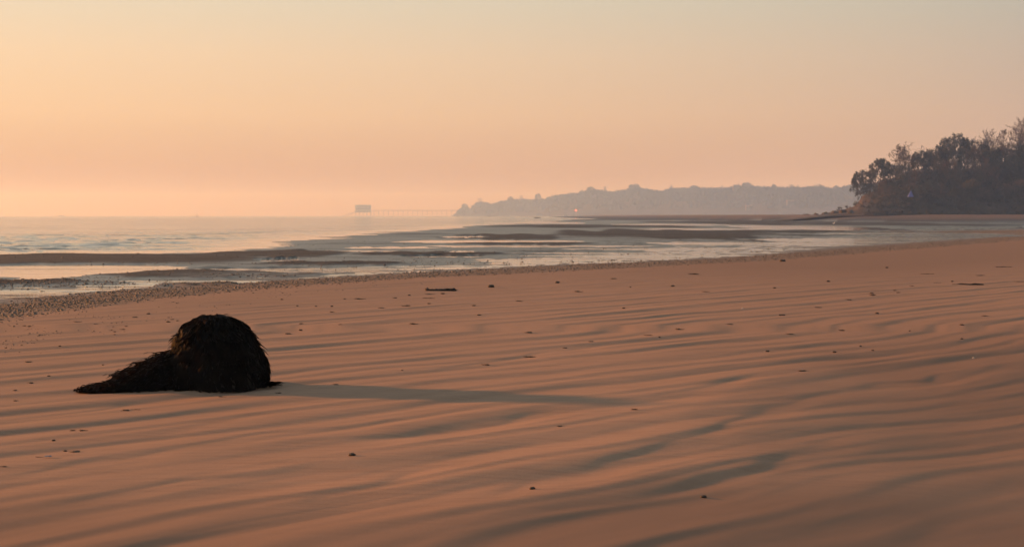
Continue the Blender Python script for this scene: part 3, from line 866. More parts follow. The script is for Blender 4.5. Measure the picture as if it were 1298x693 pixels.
tag(o, 'thin straw lying beside the left end of the blue plastic scrap', 'stick', 'sticks lying on the upper sand')

# ------------------------------------------------------------------ trees
def limb_tree(seed, kind):
    "trunk, limbs and twig ends of one tree in the unit box: lists of (p, q, r0, r1, level)"
    rng = np.random.default_rng(seed); segs = []; ends = []
    bt, dens, env, rise = {'bare': (0.24, 17, lambda t: 0.30 + 0.75 * math.sin(math.pi * min(1, 0.12 + 0.88 * t)) ** 0.8, 0.75), 'tall': (0.25, 18, lambda t: 0.35 + 0.4 * (1 - t), 1.5),
                           'flat': (0.48, 15, lambda t: 0.55 + 0.75 * t, 0.30), 'dense': (0.14, 20, lambda t: 0.5 + 0.7 * math.sin(math.pi * min(1, 0.25 + 0.75 * t)) ** 0.7, 0.45)}[kind]
    p = Vector((0, 0, 0)); d = Vector((0, 0, 1)); n = 12; pts = [p.copy()]
    for i in range(n):
        d = (d + Vector((rng.normal(0, 0.10), rng.normal(0, 0.10), 0.12))).normalized()
        p = p + d * (0.92 / n); pts.append(p.copy())
    rad = lambda t: 0.020 * (1 - 0.85 * t) + 0.002
    for i in range(n): segs.append((pts[i], pts[i + 1], rad(i / n), rad((i + 1) / n), 0))
    def branch(p, d, ln, r, lev):
        k = 3
        for i in range(k):
            d = (d + Vector(rng.normal(0, 0.16, 3)) + Vector((0, 0, 0.10))).normalized(); q = p + d * (ln / k)
            segs.append((p, q, r, r * 0.78, lev)); p = q; r *= 0.78
            if lev < 3:
                for _ in range(2 if lev == 1 else 1):
                    dd = (d + Vector(rng.normal(0, 0.62, 3))).normalized(); branch(p, dd, ln * rng.uniform(0.35, 0.6), r * 0.6, lev + 1)
        ends.append(p)
    for j in range(dens):
        t = j / (dens - 1); f = bt + (0.98 - bt) * t
        i = min(int(f * n), n - 1); b = pts[i].lerp(pts[i + 1], f * n - i) if f < 1 else pts[n]
        a = j * 2.4 + rng.normal(0, 0.3); dd = Vector((math.cos(a), math.sin(a), rise * (0.5 + t) + rng.normal(0, 0.15))).normalized()
        branch(b, dd, 0.36 * env(t) * rng.uniform(0.75, 1.2), rad(f) * 0.55, 1)
    return segs, ends

def tree_meshes(seed, kind):
    segs, ends = limb_tree(seed, kind)
    top = max(max(q[1].z for q in segs), 0.9); wid = np.percentile([max(abs(q[1].x), abs(q[1].y)) for q in segs], 97)
    sx = 0.5 / wid; sz = 1.0 / top
    E = {'bare': (0.60, 0.40, 0.46), 'flat': (0.80, 0.20, 0.50), 'dense': (0.60, 0.40, 0.46)}.get(kind)
    def S(p):
        v = Vector((p.x * sx * 1.15, p.y * sx * 1.15, p.z * sz * 1.04))
        if E:
            e = math.sqrt((v.x / E[2]) ** 2 + (v.y / E[2]) ** 2 + ((v.z - E[0]) / E[1]) ** 2)
            if e > 0.9 and v.z > E[0] - E[1] * 0.4:
                k = (0.9 + 0.1 * math.tanh((e - 0.9) * 4)) / e
                v = Vector((v.x * k, v.y * k, E[0] + (v.z - E[0]) * k))
        return v
    tr = MB(); cr = MB(); rng = np.random.default_rng(seed + 99)
    chain = [S(q[0]) for q in segs if q[4] == 0] + [S([q for q in segs if q[4] == 0][-1][1])]; chain[0].z -= 0.04
    tr.tube(chain, [max(q[2], 0.004) for q in segs if q[4] == 0] + [0.003], 6, False)
    for p, q, r, r2, lev in segs:
        if lev >= 1: cr.tube([S(p), S(q)], [max(r, 0.0026), max(r2, 0.0022)], 3, False)
    def twig(p, q, r):
        d = (q - p); a = d.orthogonal().normalized(); b = d.cross(a).normalized(); o = len(cr.V)
        cr.V += [tuple(p + a * r), tuple(p - a * 0.5 * r + b * 0.87 * r), tuple(p - a * 0.5 * r - b * 0.87 * r), tuple(q)]
        cr.F += [(o, o + 1, o + 3), (o + 1, o + 2, o + 3), (o + 2, o, o + 3)]
    if kind != 'dense':
        for p in ends:
            for _ in range(3):
                d = Vector(rng.normal(0, 1, 3)).normalized(); d.z = abs(d.z) * (0.5 if kind == 'flat' else 1.0) + 0.1
                twig(S(p), S(p) + d * rng.uniform(0.03, 0.08), 0.0022)
        for p in ends:
            if rng.random() < (0.06 if kind == 'tall' else 0.15): leaves(cr, S(p), 0.03, 10, 0.010, rng)
    else:
        for p in ends:
            if rng.random() < 0.6: leaves(cr, S(p), rng.uniform(0.03, 0.07), 20, 0.016, rng)
        lob = [(Vector(rng.normal(0, 1, 3)).normalized(), rng.uniform(0.72, 1.0)) for _ in range(95)]
        for d, k in lob:
            if d.z < -0.45: continue
            leaves(cr, Vector((d.x * E[2] * k, d.y * E[2] * k, E[0] + d.z * E[1] * k * 0.97)), rng.uniform(0.05, 0.09), 46, 0.016, rng)
    return mesh_data('trunk', tr.V, tr.F, M['bark']), mesh_data('crown', cr.V, cr.F, M['leaf'] if kind == 'dense' else M['twig'])

def leaves(mb, c, rad, n, size, rng):
    for _ in range(n):
        p = c + Vector(rng.normal(0, 1, 3)).normalized() * rad * rng.random() ** 0.5
        u = Vector(rng.normal(0, 1, 3)).normalized(); v = u.orthogonal().normalized(); s = size * rng.uniform(0.6, 1.3); o = len(mb.V)
        mb.V += [tuple(p - u * s), tuple(p + v * s * 0.6), tuple(p + u * s), tuple(p - v * s * 0.6)]
        mb.F.append((o, o + 1, o + 2, o + 3))

PROTO = {}
for kd, seeds in (('bare', (3, 8, 14)), ('tall', (21, 25)), ('flat', (31,)), ('dense', (41, 47, 52))):
    PROTO[kd] = [tree_meshes(s, kd) for s in seeds]
_made = {}
def tree(kind, var, x, y, z, h, w, label, group, rot=None):
    key = (kind, var)
    if key not in _made:
        root = empty({'bare': 'bare_tree', 'tall': 'bare_tree', 'flat': 'spreading_tree', 'dense': 'evergreen_tree'}[kind])
        a, b = PROTO[kind][var]
        link(bpy.data.objects.new('trunk', a), root); link(bpy.data.objects.new('crown', b), root)
        _made[key] = root
    else: root = copy_tree(_made[key])
    root.location = (x, y, z); root.scale = (w, w, h); root.rotation_euler = (0, 0, random.uniform(0, 6.28) if rot is None else rot)
    tag(root, label, 'tree', group)
    return root

# ------------------------------------------------------------------ the near headland
HX = [70, 78, 86, 92, 97.2, 98.6, 103, 109, 114, 121, 135, 150, 200, 340]
HZ = [-1.4, -0.5, 0.5, 1.5, 2.9, 5.6, 7.6, 9.2, 10.8, 11.6, 12.8, 14.4, 18.5, 23]
def headland(x, y):
    yf = 396 + 4 * perlin(x / 17, 0.3, 81) + np.interp(x, [70, 90, 110], [14, 6, 0])
    xe = x - 0.27 * np.maximum(y - 400, 0)
    up = np.interp(xe, HX, HZ) * (1 + 0.05 * fbm(x / 6, y / 6, 82, 3))
    t = np.clip((y - yf) / 30.0, 0, 1)
    prof = 0.12 * sstep(0, 0.06, t) + 0.88 * (t ** 0.8)
    crag = 0.8 * fbm(x / 5, y / 5, 83, 4) * sstep(0, 0.15, t) * (up > 2)
    back = 1 - 0.4 * sstep(60, 300, y - yf)
    return up * prof * back + crag + 1.4 * np.clip((xe - 74) / 14, 0, 1) + 0.25 * fbm(x / 2.0, y / 2.0, 84, 3) * sstep(0, 0.1, t)
gx = np.concatenate([np.arange(64, 190, 0.7), np.arange(190, 345, 4)]); gy = np.concatenate([np.arange(388, 440, 0.8), np.arange(440, 720, 8)])
Xh, Yh = np.meshgrid(gx, gy); Xh = Xh.T; Yh = Yh.T
Zh = headland(Xh, Yh)
o = obj('headland', np.stack([Xh.ravel(), Yh.ravel(), Zh.ravel()], 1), grid_faces(len(gx), len(gy))[:, ::-1], M['hill'], smooth=True)
tag(o, 'steep earth bank of the near wooded headland', 'headland', kind='structure')

def clump_mass(name, pts, n_leaf, mat_, label, cat, zsq=0.8):
    VV = []; FF = []; off = 0
    for (x, y, z, r, ls) in pts:
        n = n_leaf
        d = RNG.normal(0, 1, (n, 3)); d /= np.linalg.norm(d, axis=1)[:, None]
        p = d * (r * RNG.random(n) ** 0.4)[:, None] * (1, 1, zsq) + np.array([x, y, z])
        u = RNG.normal(0, 1, (n, 3)); u /= np.linalg.norm(u, axis=1)[:, None]
        v = np.cross(u, RNG.normal(0, 1, (n, 3))); v /= np.linalg.norm(v, axis=1)[:, None]
        s = (ls * RNG.uniform(0.6, 1.4, n))[:, None]
        VV.append(np.stack([p - u * s, p + v * s * 0.6, p + u * s, p - v * s * 0.6], 1).reshape(-1, 3))
        FF.append(np.arange(off, off + 4 * n).reshape(-1, 4)); off += 4 * n
    o = obj(name, np.concatenate(VV), np.concatenate(FF), mat_)
    tag(o, label, cat, kind='stuff'); return o

pts = []
xx = RNG.uniform(98, 200, 3600); yy = 393 + 47 * RNG.random(3600) ** 1.15
zz = headland(xx, yy); ok = (xx - 0.27 * (yy - 400) > 99.5 + 5 * (RNG.random(3600))) & (xx < yy * 0.43) | (RNG.random(3600) < 0.05)
low = np.clip((zz - 2.0) / 5, 0.5, 1)
for a, b, c, k, l_ in zip(xx, yy, zz, ok, low):
    if k: pts.append((a, b, c + RNG.uniform(0.1, 2.0) * l_, (RNG.uniform(0.6, 1.7) + (1.5 if RNG.random() < 0.08 else 0)) * l_ + 0.2, 0.19))
clump_mass('woodland', pts, 44, M['wood'], 'dense dark scrub and ivy covering the slope of the near headland', 'woodland')

g1 = 'trees on the near headland'
NEAR = [  # px of trunk, row of the top, width in px, kind, variant, label
    (1093, 215, 24, 'dense', 1, 'small leaning evergreen at the very tip of the near headland, sky between its stems'),
    (1101, 213, 22, 'bare', 2, 'thin bare tree behind the small evergreen at the headland tip'),
    (1116, 200, 27, 'dense', 0, 'rounded evergreen, second clump up from the headland tip'),
    (1128, 205, 18, 'dense', 2, 'low evergreen filling the notch before the pale stemmed tree'),
    (1140, 184, 24, 'bare', 0, 'tall oval bare tree with ivy on the lower skyline of the headland'),
    (1149, 188, 18, 'bare', 1, 'slim bare tree close beside the tall oval bare tree'),
    (1162, 177, 38, 'flat', 0, 'spreading flat topped tree with open crown above the headland slope'),
    (1168, 190, 24, 'dense', 1, 'dark evergreen standing under the spreading flat topped tree'),
    (1178, 188, 16, 'dense', 2, 'small evergreen at the right foot of the spreading flat topped tree'),
    (1191, 183, 20, 'dense', 0, 'dome shaped evergreen just left of the biggest dark crown'),
    (1211, 167.5, 37, 'dense', 2, 'biggest dark evergreen crown on the near headland skyline'),
    (1226, 174, 20, 'dense', 1, 'evergreen pressed against the right side of the biggest dark crown'),
    (1238, 172, 22, 'bare', 1, 'twiggy bare tree just right of the biggest dark crown'),
    (1246, 167, 16, 'tall', 0, 'narrow upright bare tree with two spikes on the skyline'),
    (1254, 174, 22, 'bare', 2, 'low bushy bare tree between the two spiked tree and the tall poplars'),
    (1266, 166, 22, 'tall', 1, 'slim bare tree left of the tallest bare tree'),
    (1275, 163, 20, 'bare', 0, 'bare tree leaning toward the tallest bare tree'),
    (1285, 152, 28, 'tall', 0, 'tallest bare tree of the near headland, branches raised'),
    (1297, 157, 28, 'tall', 1, 'tall bare tree at the right margin beside the tallest one'),
    (1308, 160, 30, 'bare', 1, 'wide bare tree cut by the right margin of the view'),
    (1248, 182, 22, 'dense', 0, 'evergreen below the narrow two spiked bare tree'),
    (1270, 185, 24, 'dense', 2, 'evergreen under the slim bare trees on the right'),
    (1294, 180, 26, 'dense', 1, 'evergreen at the feet of the tall bare trees by the right margin'),
]
for px, top, wpx, kd, vr, lab in NEAR:
    Yt = 424.0 + random.uniform(-3, 6)
    if px < 1110: Yt = 420.0
    X_, _, ztop = at_y(px, top, Yt)
    zb = float(headland(np.array([X_]), np.array([Yt]))[0]) - 0.2
    tree(kd, vr, X_, Yt, zb, ztop - zb, wpx / F * Yt * (1.15 if kd == 'dense' else 1.3), lab, g1)
# trees lower on the slope, picked out by their paler stems
g2 = 'trees rising from the headland slope'
for px, py, top, wpx, kd, vr, lab in ((1160, 240, 214, 20, 'bare', 0, 'bare tree on the slope below the spreading flat topped tree'), (1200, 236, 200, 24, 'bare', 1, 'bare tree on the slope below the biggest dark crown'),
                                  (1218, 244, 206, 18, 'tall', 1, 'upright bare tree on the slope right of the bare tree below the biggest crown'), (1243, 240, 200, 20, 'tall', 0, 'upright tree mid slope below the two spiked tree'),
                                  (1262, 248, 208, 22, 'bare', 2, 'bare tree mid slope under the slim bare skyline trees'), (1284, 238, 196, 24, 'dense', 0, 'dark evergreen mid slope under the tallest bare tree'),
                                  (1232, 262, 226, 22, 'dense', 1, 'dark evergreen low on the slope toward the beach'), (1180, 255, 228, 20, 'dense', 2, 'bushy evergreen low on the slope right of the blue patch'),
                                  (1122, 246, 228, 16, 'bare', 1, 'stunted bare tree on the earthy slope near the headland tip'), (1272, 264, 232, 24, 'bare', 0, 'bare tree low on the slope just above the far beach'),
                                  (1190, 226, 190, 22, 'dense', 0, 'evergreen just under the dome shaped skyline evergreen'), (1206, 224, 184, 26, 'dense', 1, 'evergreen directly below the biggest dark crown, merging with it'), (1234, 222, 182, 24, 'bare', 2, 'bare tree just below the ridge right of the biggest dark crown'),
                                  (1256, 226, 184, 24, 'dense', 2, 'evergreen filling the ridge below the low bushy bare tree'), (1280, 224, 178, 26, 'bare', 1, 'bare tree packed in below the tallest bare tree'), (1298, 230, 182, 26, 'dense', 0, 'evergreen at the right margin halfway up the slope'),
                                  (1146, 230, 204, 20, 'dense', 2, 'bushy evergreen at the foot of the tall oval bare tree'), (1190, 262, 230, 20, 'bare', 2, 'bare tree low on the slope below the dome shaped evergreen'), (1250, 268, 236, 22, 'bare', 1, 'bare tree with its foot at the edge of the far beach'),
                                  (1296, 266, 226, 26, 'bare', 2, 'bare tree low on the slope at the right margin'), (1212, 268, 238, 20, 'dense', 0, 'round bush like evergreen at the edge of the far beach')):
    Yt = float(np.interp(py, [215, 240, 270], [420, 410, 401])); X_, _, zb = at_y(px, py, Yt)
    zb = float(headland(np.array([X_]), np.array([Yt]))[0]) - 0.2; zt = at_y(px, top, Yt)[2]
    tree(kd, vr, X_, Yt, zb, max(zt - zb, 3), wpx / F * Yt * 1.2, lab, g2)
# small blue peaked patch on the slope
X_, Y_, Z_ = at_y(1148, 249, 404); zg = float(headland(np.array([X_]), np.array([Y_]))[0])
mb = MB(); mb.add([(-0.75, 0, 0), (0.75, 0, 0), (0.8, 0.9, 0), (-0.8, 0.9, 0), (-0.12, 0.2, 1.7), (0.12, 0.35, 1.7)], [(0, 1, 5, 4), (1, 2, 5), (2, 3, 4, 5), (3, 0, 4), (3, 2, 1, 0)])
o = mb.build('blue_patch', mat('faded_blue', (0.06, 0.09, 0.4), 0.6)); o.location = (X_, 398.5, max(zg, Z_) - 1.0)
o.location.z = at_y(1148, 249.5, 398.5)[2]
tag(o, 'small blue peaked patch among the scrub on the headland slope', 'blue_patch')
# rocks of the spit
g3 = 'rocks on the spit off the near headland'
spit = [(911, 277.0, 3.2, 2.2), (925, 277.0, 2.0, 1.6), (929, 276.9, 2.0, 2.4), (935, 276.8, 2.2, 2.0), (943, 276.8, 2.6, 3.0), (951, 276.6, 5, 1.6), (962, 276.5, 4, 1.8), (975, 276.3, 5, 2.6), (985, 276.0, 5, 3.6),
        (995, 275.6, 6, 3.0), (1008, 275.2, 7, 3.6), (1022, 274.4, 8, 3.6), (1034, 273.4, 7, 3.6), (1046, 272, 8, 3.6), (1058, 270, 9, 4), (1069, 267, 9, 4.5), (1078, 264.5, 7, 4.5)]
names = ['outermost low rock at the seaward end of the spit', 'smallest rock, next in from the outermost one on the spit', 'pointed rock, third from the seaward end of the spit', 'fourth rock from the seaward end of the spit', 'upright knob, fifth from the seaward end of the spit',
         'flat rock in the middle of the outer spit', 'low rock just inside the flat one on the spit', 'broad rock where the spit begins to rise', 'dark knobbly rock where the spit leaves the sea behind it', 'wide rock on the rising part of the spit',
         'blunt rock at the foot of the boulder slope', 'large boulder low on the boulder slope', 'second boulder up the boulder slope', 'third boulder up the boulder slope', 'fourth boulder up the boulder slope', 'fifth boulder up the boulder slope, below the cliff', 'topmost boulder leaning against the cliff tip']
for i, ((px, py, w_, h_), lab) in enumerate(zip(spit, names)):
    Y_ = float(np.interp(px, [911, 990, 1040, 1080], [640, 500, 420, 402]))
    X_, _, zb = at_y(px, py, Y_)
    zg = max(float(land(np.array([X_]), np.array([Y_]))[0]), float(headland(np.array([X_]), np.array([Y_]))[0]) if X_ > 70 and Y_ > 396 else -1)
    V, F_ = lump(400 + i, 2, 0.45, 1.5); q = Y_ / F
    o = obj('rock', V * (w_ * 0.55 * q, w_ * 0.5 * q, h_ * 0.75 * q), F_, M['rock'], None); o.location = (X_, Y_, min(zg, zb) + 0.1 + (0 if px < 1000 else max(0, zb - zg) * 0))
    tag(o, lab, 'rock', g3)

# ------------------------------------------------------------------ the far headland
FPX = [570, 584, 589, 597, 601, 609, 622, 647, 672, 690, 705, 730, 750, 776, 794, 804, 817, 836, 849, 880, 915, 947, 980, 1012, 1038, 1057, 1080, 1110, 1200]
FPY = [272.5, 262, 260, 262, 257, 253.5, 257, 251, 251.5, 250.5, 246, 243, 239.5, 242, 239.5, 236, 238.5, 241.5, 238.5, 237.5, 238, 235, 237, 237.5, 236, 239, 235, 233, 226]
def far_y(px): return np.interp(px, [570, 650, 750, 900, 1100, 1200], [3550, 3350, 2950, 2500, 2150, 2050])
px = np.concatenate([np.arange(572, 1200, 1.6)])
tt = np.linspace(0, 1, 22)
V = []
for p in px:
    Yf = float(far_y(p)); gy_ = np.interp(p, FPX, FPY) + 4.2 * (1.0 if p > 600 else 0.7)
    top = max((HY - gy_) / F * (Yf + 90) + EYE, 0.5)
    for t in tt:
        Yq = Yf + 160 * t
        hz = ZW - 0.4 + top * (0.22 * min(t / 0.05, 1) + 0.78 * math.sin(min(t / 0.6, 1) * math.pi / 2) if t < 0.6 else (1 - 0.5 * ((t - 0.6) / 0.4) ** 2))
        V.append(((p - 649) / F * Yq, Yq, hz))
V = np.array(V); V[:, 2] += 1.6 * fbm(V[:, 0] / 30, V[:, 1] / 30, 85, 3) * (V[:, 2] > 2)
o = obj('hills', V, grid_faces(len(px), len(tt)), M['farhill'], smooth=True)
tag(o, 'low hazy wooded headland across the water', 'hill', kind='structure')
def far_ground(p, t):
    i = int(np.clip(round((p - 572) / 1.6), 0, len(px) - 1)); k = int(np.clip(round(t * 21), 0, 21)); return V[i * 22 + k]
pts = []
for _ in range(2600):
    p = RNG.uniform(580, 1180); t = RNG.beta(1.1, 1.0) * 0.72; g = far_ground(p, t)
    r = RNG.uniform(2.6, 5.6) * (0.6 if p < 602 else 1)
    pts.append((g[0] + RNG.uniform(-2, 2), g[1], g[2] + r * 0.55, r, 1.15))
for _ in range(520):
    p = RNG.uniform(603, 1180); g = far_ground(p, RNG.uniform(0.5, 0.62)); r = RNG.uniform(3.2, 7.0)
    pts.append((g[0], g[1], g[2] + r * 0.45, r, 1.15))
clump_mass('distant_woodland', pts, 46, M['farwood'], 'hazy woodland covering the far headland', 'woodland', 0.9)
g4 = 'trees on the far headland skyline'
for p, top, wpx, kd, vr, lab in ((589, 258, 11, 'dense', 0, 'small round tree at the seaward foot of the far headland'), (609, 250.5, 10, 'bare', 1, 'first taller tree in from the far headland\'s seaward end'),
        (647, 248.5, 10, 'dense', 1, 'round crowned tree on the low part of the far skyline'), (661, 247.5, 9, 'bare', 0, 'thin crowned tree right of a round crowned one on the low far skyline'),
        (682, 244.5, 10, 'dense', 2, 'tree rising alone halfway up the far skyline slope'), (749, 236.5, 15, 'dense', 0, 'broad tree at the first high point of the far skyline'),
        (768, 236, 9, 'tall', 0, 'pair of upright bare stems right of the first high point'), (804, 232.8, 19, 'dense', 2, 'widest domed tree on the far skyline'),
        (849, 234, 9, 'tall', 1, 'spiky upright tree right of the widest domed tree'), (880, 234.5, 14, 'dense', 1, 'rounded tree between the spiky tree and the skyline house'),
        (914, 235, 9, 'tall', 0, 'group of thin stems just left of the skyline house'), (947, 231, 18, 'dense', 0, 'large tree just right of the skyline house'),
        (981, 233, 9, 'dense', 2, 'peaked tree right of the large tree by the house'), (1002, 232.8, 16, 'bare', 2, 'wide bare crowned tree left of two small spires'),
        (1013, 234, 6, 'tall', 1, 'left of two small spire like trees on the far skyline'), (1023, 235, 6, 'tall', 0, 'right of two small spire like trees on the far skyline'),
        (1038, 233, 15, 'bare', 0, 'wide bare tree right of the two small spires'), (1060, 234.5, 12, 'dense', 1, 'tree on the far skyline close to the near headland tip'), (1078, 232.5, 14, 'bare', 1, 'last far skyline tree before the near headland hides it')):
    g = far_ground(p, 0.57); X_, Y_, zt = at_y(p, top, g[1])
    tree(kd, vr, X_, Y_, g[2] - 5, max(zt - g[2] + 5, 7), wpx / F * Y_ * 0.85, lab, g4)

def house(name, p, py_base, wpx, hpx, t, flatroof, label):
    g = far_ground(p, t); X_, Y_, zb = at_y(p, py_base, g[1]); q = Y_ / F
    w_, h_ = wpx * q, hpx * q
    root = empty(name, (X_, Y_ - 6, zb)); tag(root, label, 'house')
    mb = MB(); mb.box(-w_ / 2, w_ / 2, -4, 4, -4, h_); mb.build('wall', M['wall'], root)
    mb = MB()
    if flatroof: mb.box(-w_ / 2 - 0.5, w_ / 2 + 0.5, -4.5, 4.5, h_ + 0.003, h_ + 0.9)
    else: mb.add([(-w_ / 2 - 0.4, -4.5, h_), (w_ / 2 + 0.4, -4.5, h_), (w_ / 2 + 0.4, 4.5, h_), (-w_ / 2 - 0.4, 4.5, h_), (-w_ / 2 - 0.4, 0, h_ + 3), (w_ / 2 + 0.4, 0, h_ + 3)], [(0, 1, 5, 4), (2, 3, 4, 5), (1, 2, 5), (3, 0, 4), (3, 2, 1, 0)])
    rf = mb.build('roof', M['roof'] if flatroof else M['tile'], root)
    mb = MB(); mb.box(w_ * 0.3, w_ * 0.3 + 1, -0.5, 0.5, h_ + 0.2, h_ + 4); mb.build('chimney', M['tile'], rf)
    for k in range(3):
        mb = MB(); x0 = -w_ * 0.36 + k * w_ * 0.29; mb.box(x0, x0 + w_ * 0.13, -4.12, -3.9, h_ * 0.45, h_ * 0.8); mb.build('window', M['glass'], root)
house('house', 932.6, 239, 8, 4.2, 0.5, True, 'boxy flat roofed house standing up on the far headland skyline')
house('house', 1003, 258, 13, 2.6, 0.12, False, 'long pale house low among the far woods toward the near headland')
house('house', 949, 264, 9, 2.0, 0.08, False, 'faint pale house near the far shore below the skyline house')

# ------------------------------------------------------------------ boathouse and footbridge on piles
YP = 3450.0; q = YP / F
def zrow(py): return EYE + (HY - py) * q
def xpx(p): return (p - 649) * q
root = empty('boathouse', (xpx(460), YP, ZW)); tag(root, 'boathouse standing on piles at the seaward end of the long footbridge', 'boathouse')
zd, ze, zr = zrow(268.3), zrow(262), zrow(259.6)
x0, x1 = xpx(451) - xpx(460), xpx(470) - xpx(460)
mb = MB(); mb.box(x0, x1, -9, 9, zd, ze); wl = mb.build('wall', M['cladding'], root)
mb = MB(); n = 14
prof = [(-9.6, ze)] + [(-9.6 * math.cos(math.pi * k / n), ze + (zr - ze) * math.sin(math.pi * k / n)) for k in range(1, n)] + [(9.6, ze)]
Vr = [(x0 - 0.6, a, b) for a, b in prof] + [(x1 + 0.6, a, b) for a, b in prof]; m_ = len(prof)
mb.add(Vr, [(k, k + 1, m_ + k + 1, m_ + k) for k in range(m_ - 1)] + [tuple(range(m_))[::-1], tuple(range(m_, 2 * m_))]); mb.build('roof', M['roof'], root)
mb = MB(); mb.box(x0 - 2, x1 + 2, -10, 10, zd - 1.2, zd - 0.003); mb.build('deck', M['steel'], root)
for k in range(7):
    mb = MB(); xx_ = x0 + (x1 - x0) * (0.08 + 0.14 * k); mb.box(xx_ - 1.3, xx_ + 1.3, -9.15, -8.95, zd + (ze - zd) * 0.45, zd + (ze - zd) * 0.75); mb.build('window', M['glass'], root)
mb = MB(); mb.box(x0 - 0.12, x0 + 0.05, -5, 5, zd + 0.2, ze - 2); mb.build('door', M['roof'], root)
sl = MB(); xe = xpx(434) - xpx(460); sl.add([(x0 - 2.02, -3, zd - 0.6), (x0 - 2.02, 3, zd - 0.6), (xe, 3, 0.4), (xe, -3, 0.4), (x0 - 2.02, -3, zd - 1.5), (x0 - 2.02, 3, zd - 1.5), (xe, 3, -0.6), (xe, -3, -0.6)],
                                     [(0, 1, 2, 3), (7, 6, 5, 4), (0, 3, 7, 4), (1, 5, 6, 2), (0, 4, 5, 1), (3, 2, 6, 7)])
sl.build('slipway', M['steel'], root)
for k in range(5):
    for s in (-8, 8):
        mb = MB(); xx_ = x0 + (x1 - x0) * k / 4; mb.tube([(xx_, s, -2), (xx_, s, zd - 1.2)], 0.45, 8); mb.build('pile', M['steel'], root)
for k in range(3):
    f_ = (k + 1) / 4; xx_ = x0 - 2 + (xe - x0 + 2) * f_; mb = MB(); mb.tube([(xx_, 0, -2), (xx_, 0, (zd - 1.5) * (1 - f_) - 0.6 * f_)], 0.6, 8); mb.build('pile', M['steel'], root)
bx0, bx1 = xpx(470) + 2.1, xpx(600)
root = empty('footbridge', (bx0, YP, ZW)); tag(root, 'long thin footbridge on piles running from the far headland out to the boathouse', 'bridge')
LB = bx1 - bx0; zl = zrow(266.6)
mb = MB(); mb.box(0, LB, -1.6, 1.6, zl - 0.9, zl); mb.build('deck', M['steel'], root)
for s in (-1.5, 1.5):
    mb = MB(); mb.box(0, LB, s - 0.06, s + 0.06, zl + 1.15, zl + 1.3)
    for k in range(int(LB / 6) + 1): mb.box(k * 6, k * 6 + 0.12, s - 0.05, s + 0.05, zl + 0.003, zl + 1.147)
    mb.build('railing', M['steel'], root)
for k in range(21):
    mb = MB(); xx_ = 6 + k * (LB - 12) / 20
    for s in (-1.2, 1.2): mb.tube([(xx_, s * 1.5, -2), (xx_, s, zl - 0.9)], 0.42, 6)
    mb.box(xx_ - 0.4, xx_ + 0.4, -2.0, 2.0, zl - 1.5, zl - 0.903); mb.build('trestle', M['steel'], root)

# red light on the far shore
g = far_ground(730, 0.02); X_, Y_, z_ = at_y(730, 267, g[1] - 25)
root = empty('beacon', (X_, Y_, ZW)); tag(root, 'post with a lit red light in front of the far wooded shore', 'beacon')
mb = MB(); mb.tube([(0, 0, -2), (0, 0, z_ - 1.8)], 0.5, 8); mb.box(-1.2, 1.2, -1.2, 1.2, z_ - 1.8, z_ - 1.4); mb.build('post', M['steel'], root)
V_, F_ = ico(2); obj('lamp', V_ * (1.9, 1.9, 2.0) + np.array([0, 0, z_ + 0.6]), F_, M['lamp'], root, True)

# small craft, marks and birds
def boat(px, py, wpx, hpx, label, Y_=None):
    Y_ = at(px, py, ZW)[1] if Y_ is None else Y_; q = Y_ / F; X_ = (px - 649) * q
    l_ = wpx * q; h_ = hpx * q
    root = empty('boat', (X_, Y_, ZW)); tag(root, label, 'boat', 'boats out on the sea')
    ns = 11; V = []
    for i in range(ns):
        t = i / (ns - 1); x_ = (t - 0.5) * l_; w_ = l_ * 0.17 * (1 - max(0, (t - 0.55) / 0.45) ** 2) + 0.02; sh = h_ * (0.55 + 0.25 * t * t)
        for a, b in ((-1, 1), (-0.85, 0.3), (0, -0.35), (0.85, 0.3), (1, 1)): V.append((x_, a * w_, b * sh))
    Fh = [(i * 5 + k, (i + 1) * 5 + k, (i + 1) * 5 + k + 1, i * 5 + k + 1) for i in range(ns - 1) for k in range(4)] + [(0, 1, 2, 3, 4), tuple((ns - 1) * 5 + k for k in range(5))[::-1]]
    Fh += [(i * 5, i * 5 + 4, (i + 1) * 5 + 4, (i + 1) * 5) for i in range(ns - 1)]
    obj('hull', V, Fh, M['hull'], root)
    mb = MB(); mb.box(-l_ * 0.28, -l_ * 0.02, -l_ * 0.09, l_ * 0.09, h_ * 0.5, h_); mb.build('cabin', M['hull'], root)
boat(681, 276.4, 8, 1.3, 'small dark boat lying low on the water in front of the far headland')
boat(78, 274, 7, 1.1, 'tiny vessel on the sea horizon far out to the left', 3300)
boat(621, 274.4, 5, 0.9, 'tiny faint boat just off the seaward end of the far headland', 1900)
def buoy(px, py, Y_, hpx, label):
    q = Y_ / F; X_ = (px - 649) * q; h_ = hpx * q
    root = empty('buoy', (X_, Y_, ZW)); tag(root, label, 'buoy', 'buoys on the sea')
    mb = MB(); mb.tube([(0, 0, -0.3), (0, 0, 0.1), (0, 0, h_ * 0.3), (0, 0, h_ * 0.35)], [h_ * 0.3, h_ * 0.32, h_ * 0.3, h_ * 0.18], 12); mb.build('float', M['hull'], root)
    mb = MB(); mb.tube([(0, 0, h_ * 0.34), (0, 0, h_ * 0.75)], [h_ * 0.14, h_ * 0.06], 8); mb.build('mast', M['hull'], root)
    V_, F_ = ico(1); obj('topmark', V_ * (h_ * 0.13) + np.array([0, 0, h_ * 0.87]), F_, M['hull'], root)
buoy(250, 274.5, 1500, 3.2, 'dark buoy standing up from the horizon left of the boathouse')
buoy(580, 275, 1300, 2.0, 'small buoy close under the landward end of the footbridge')
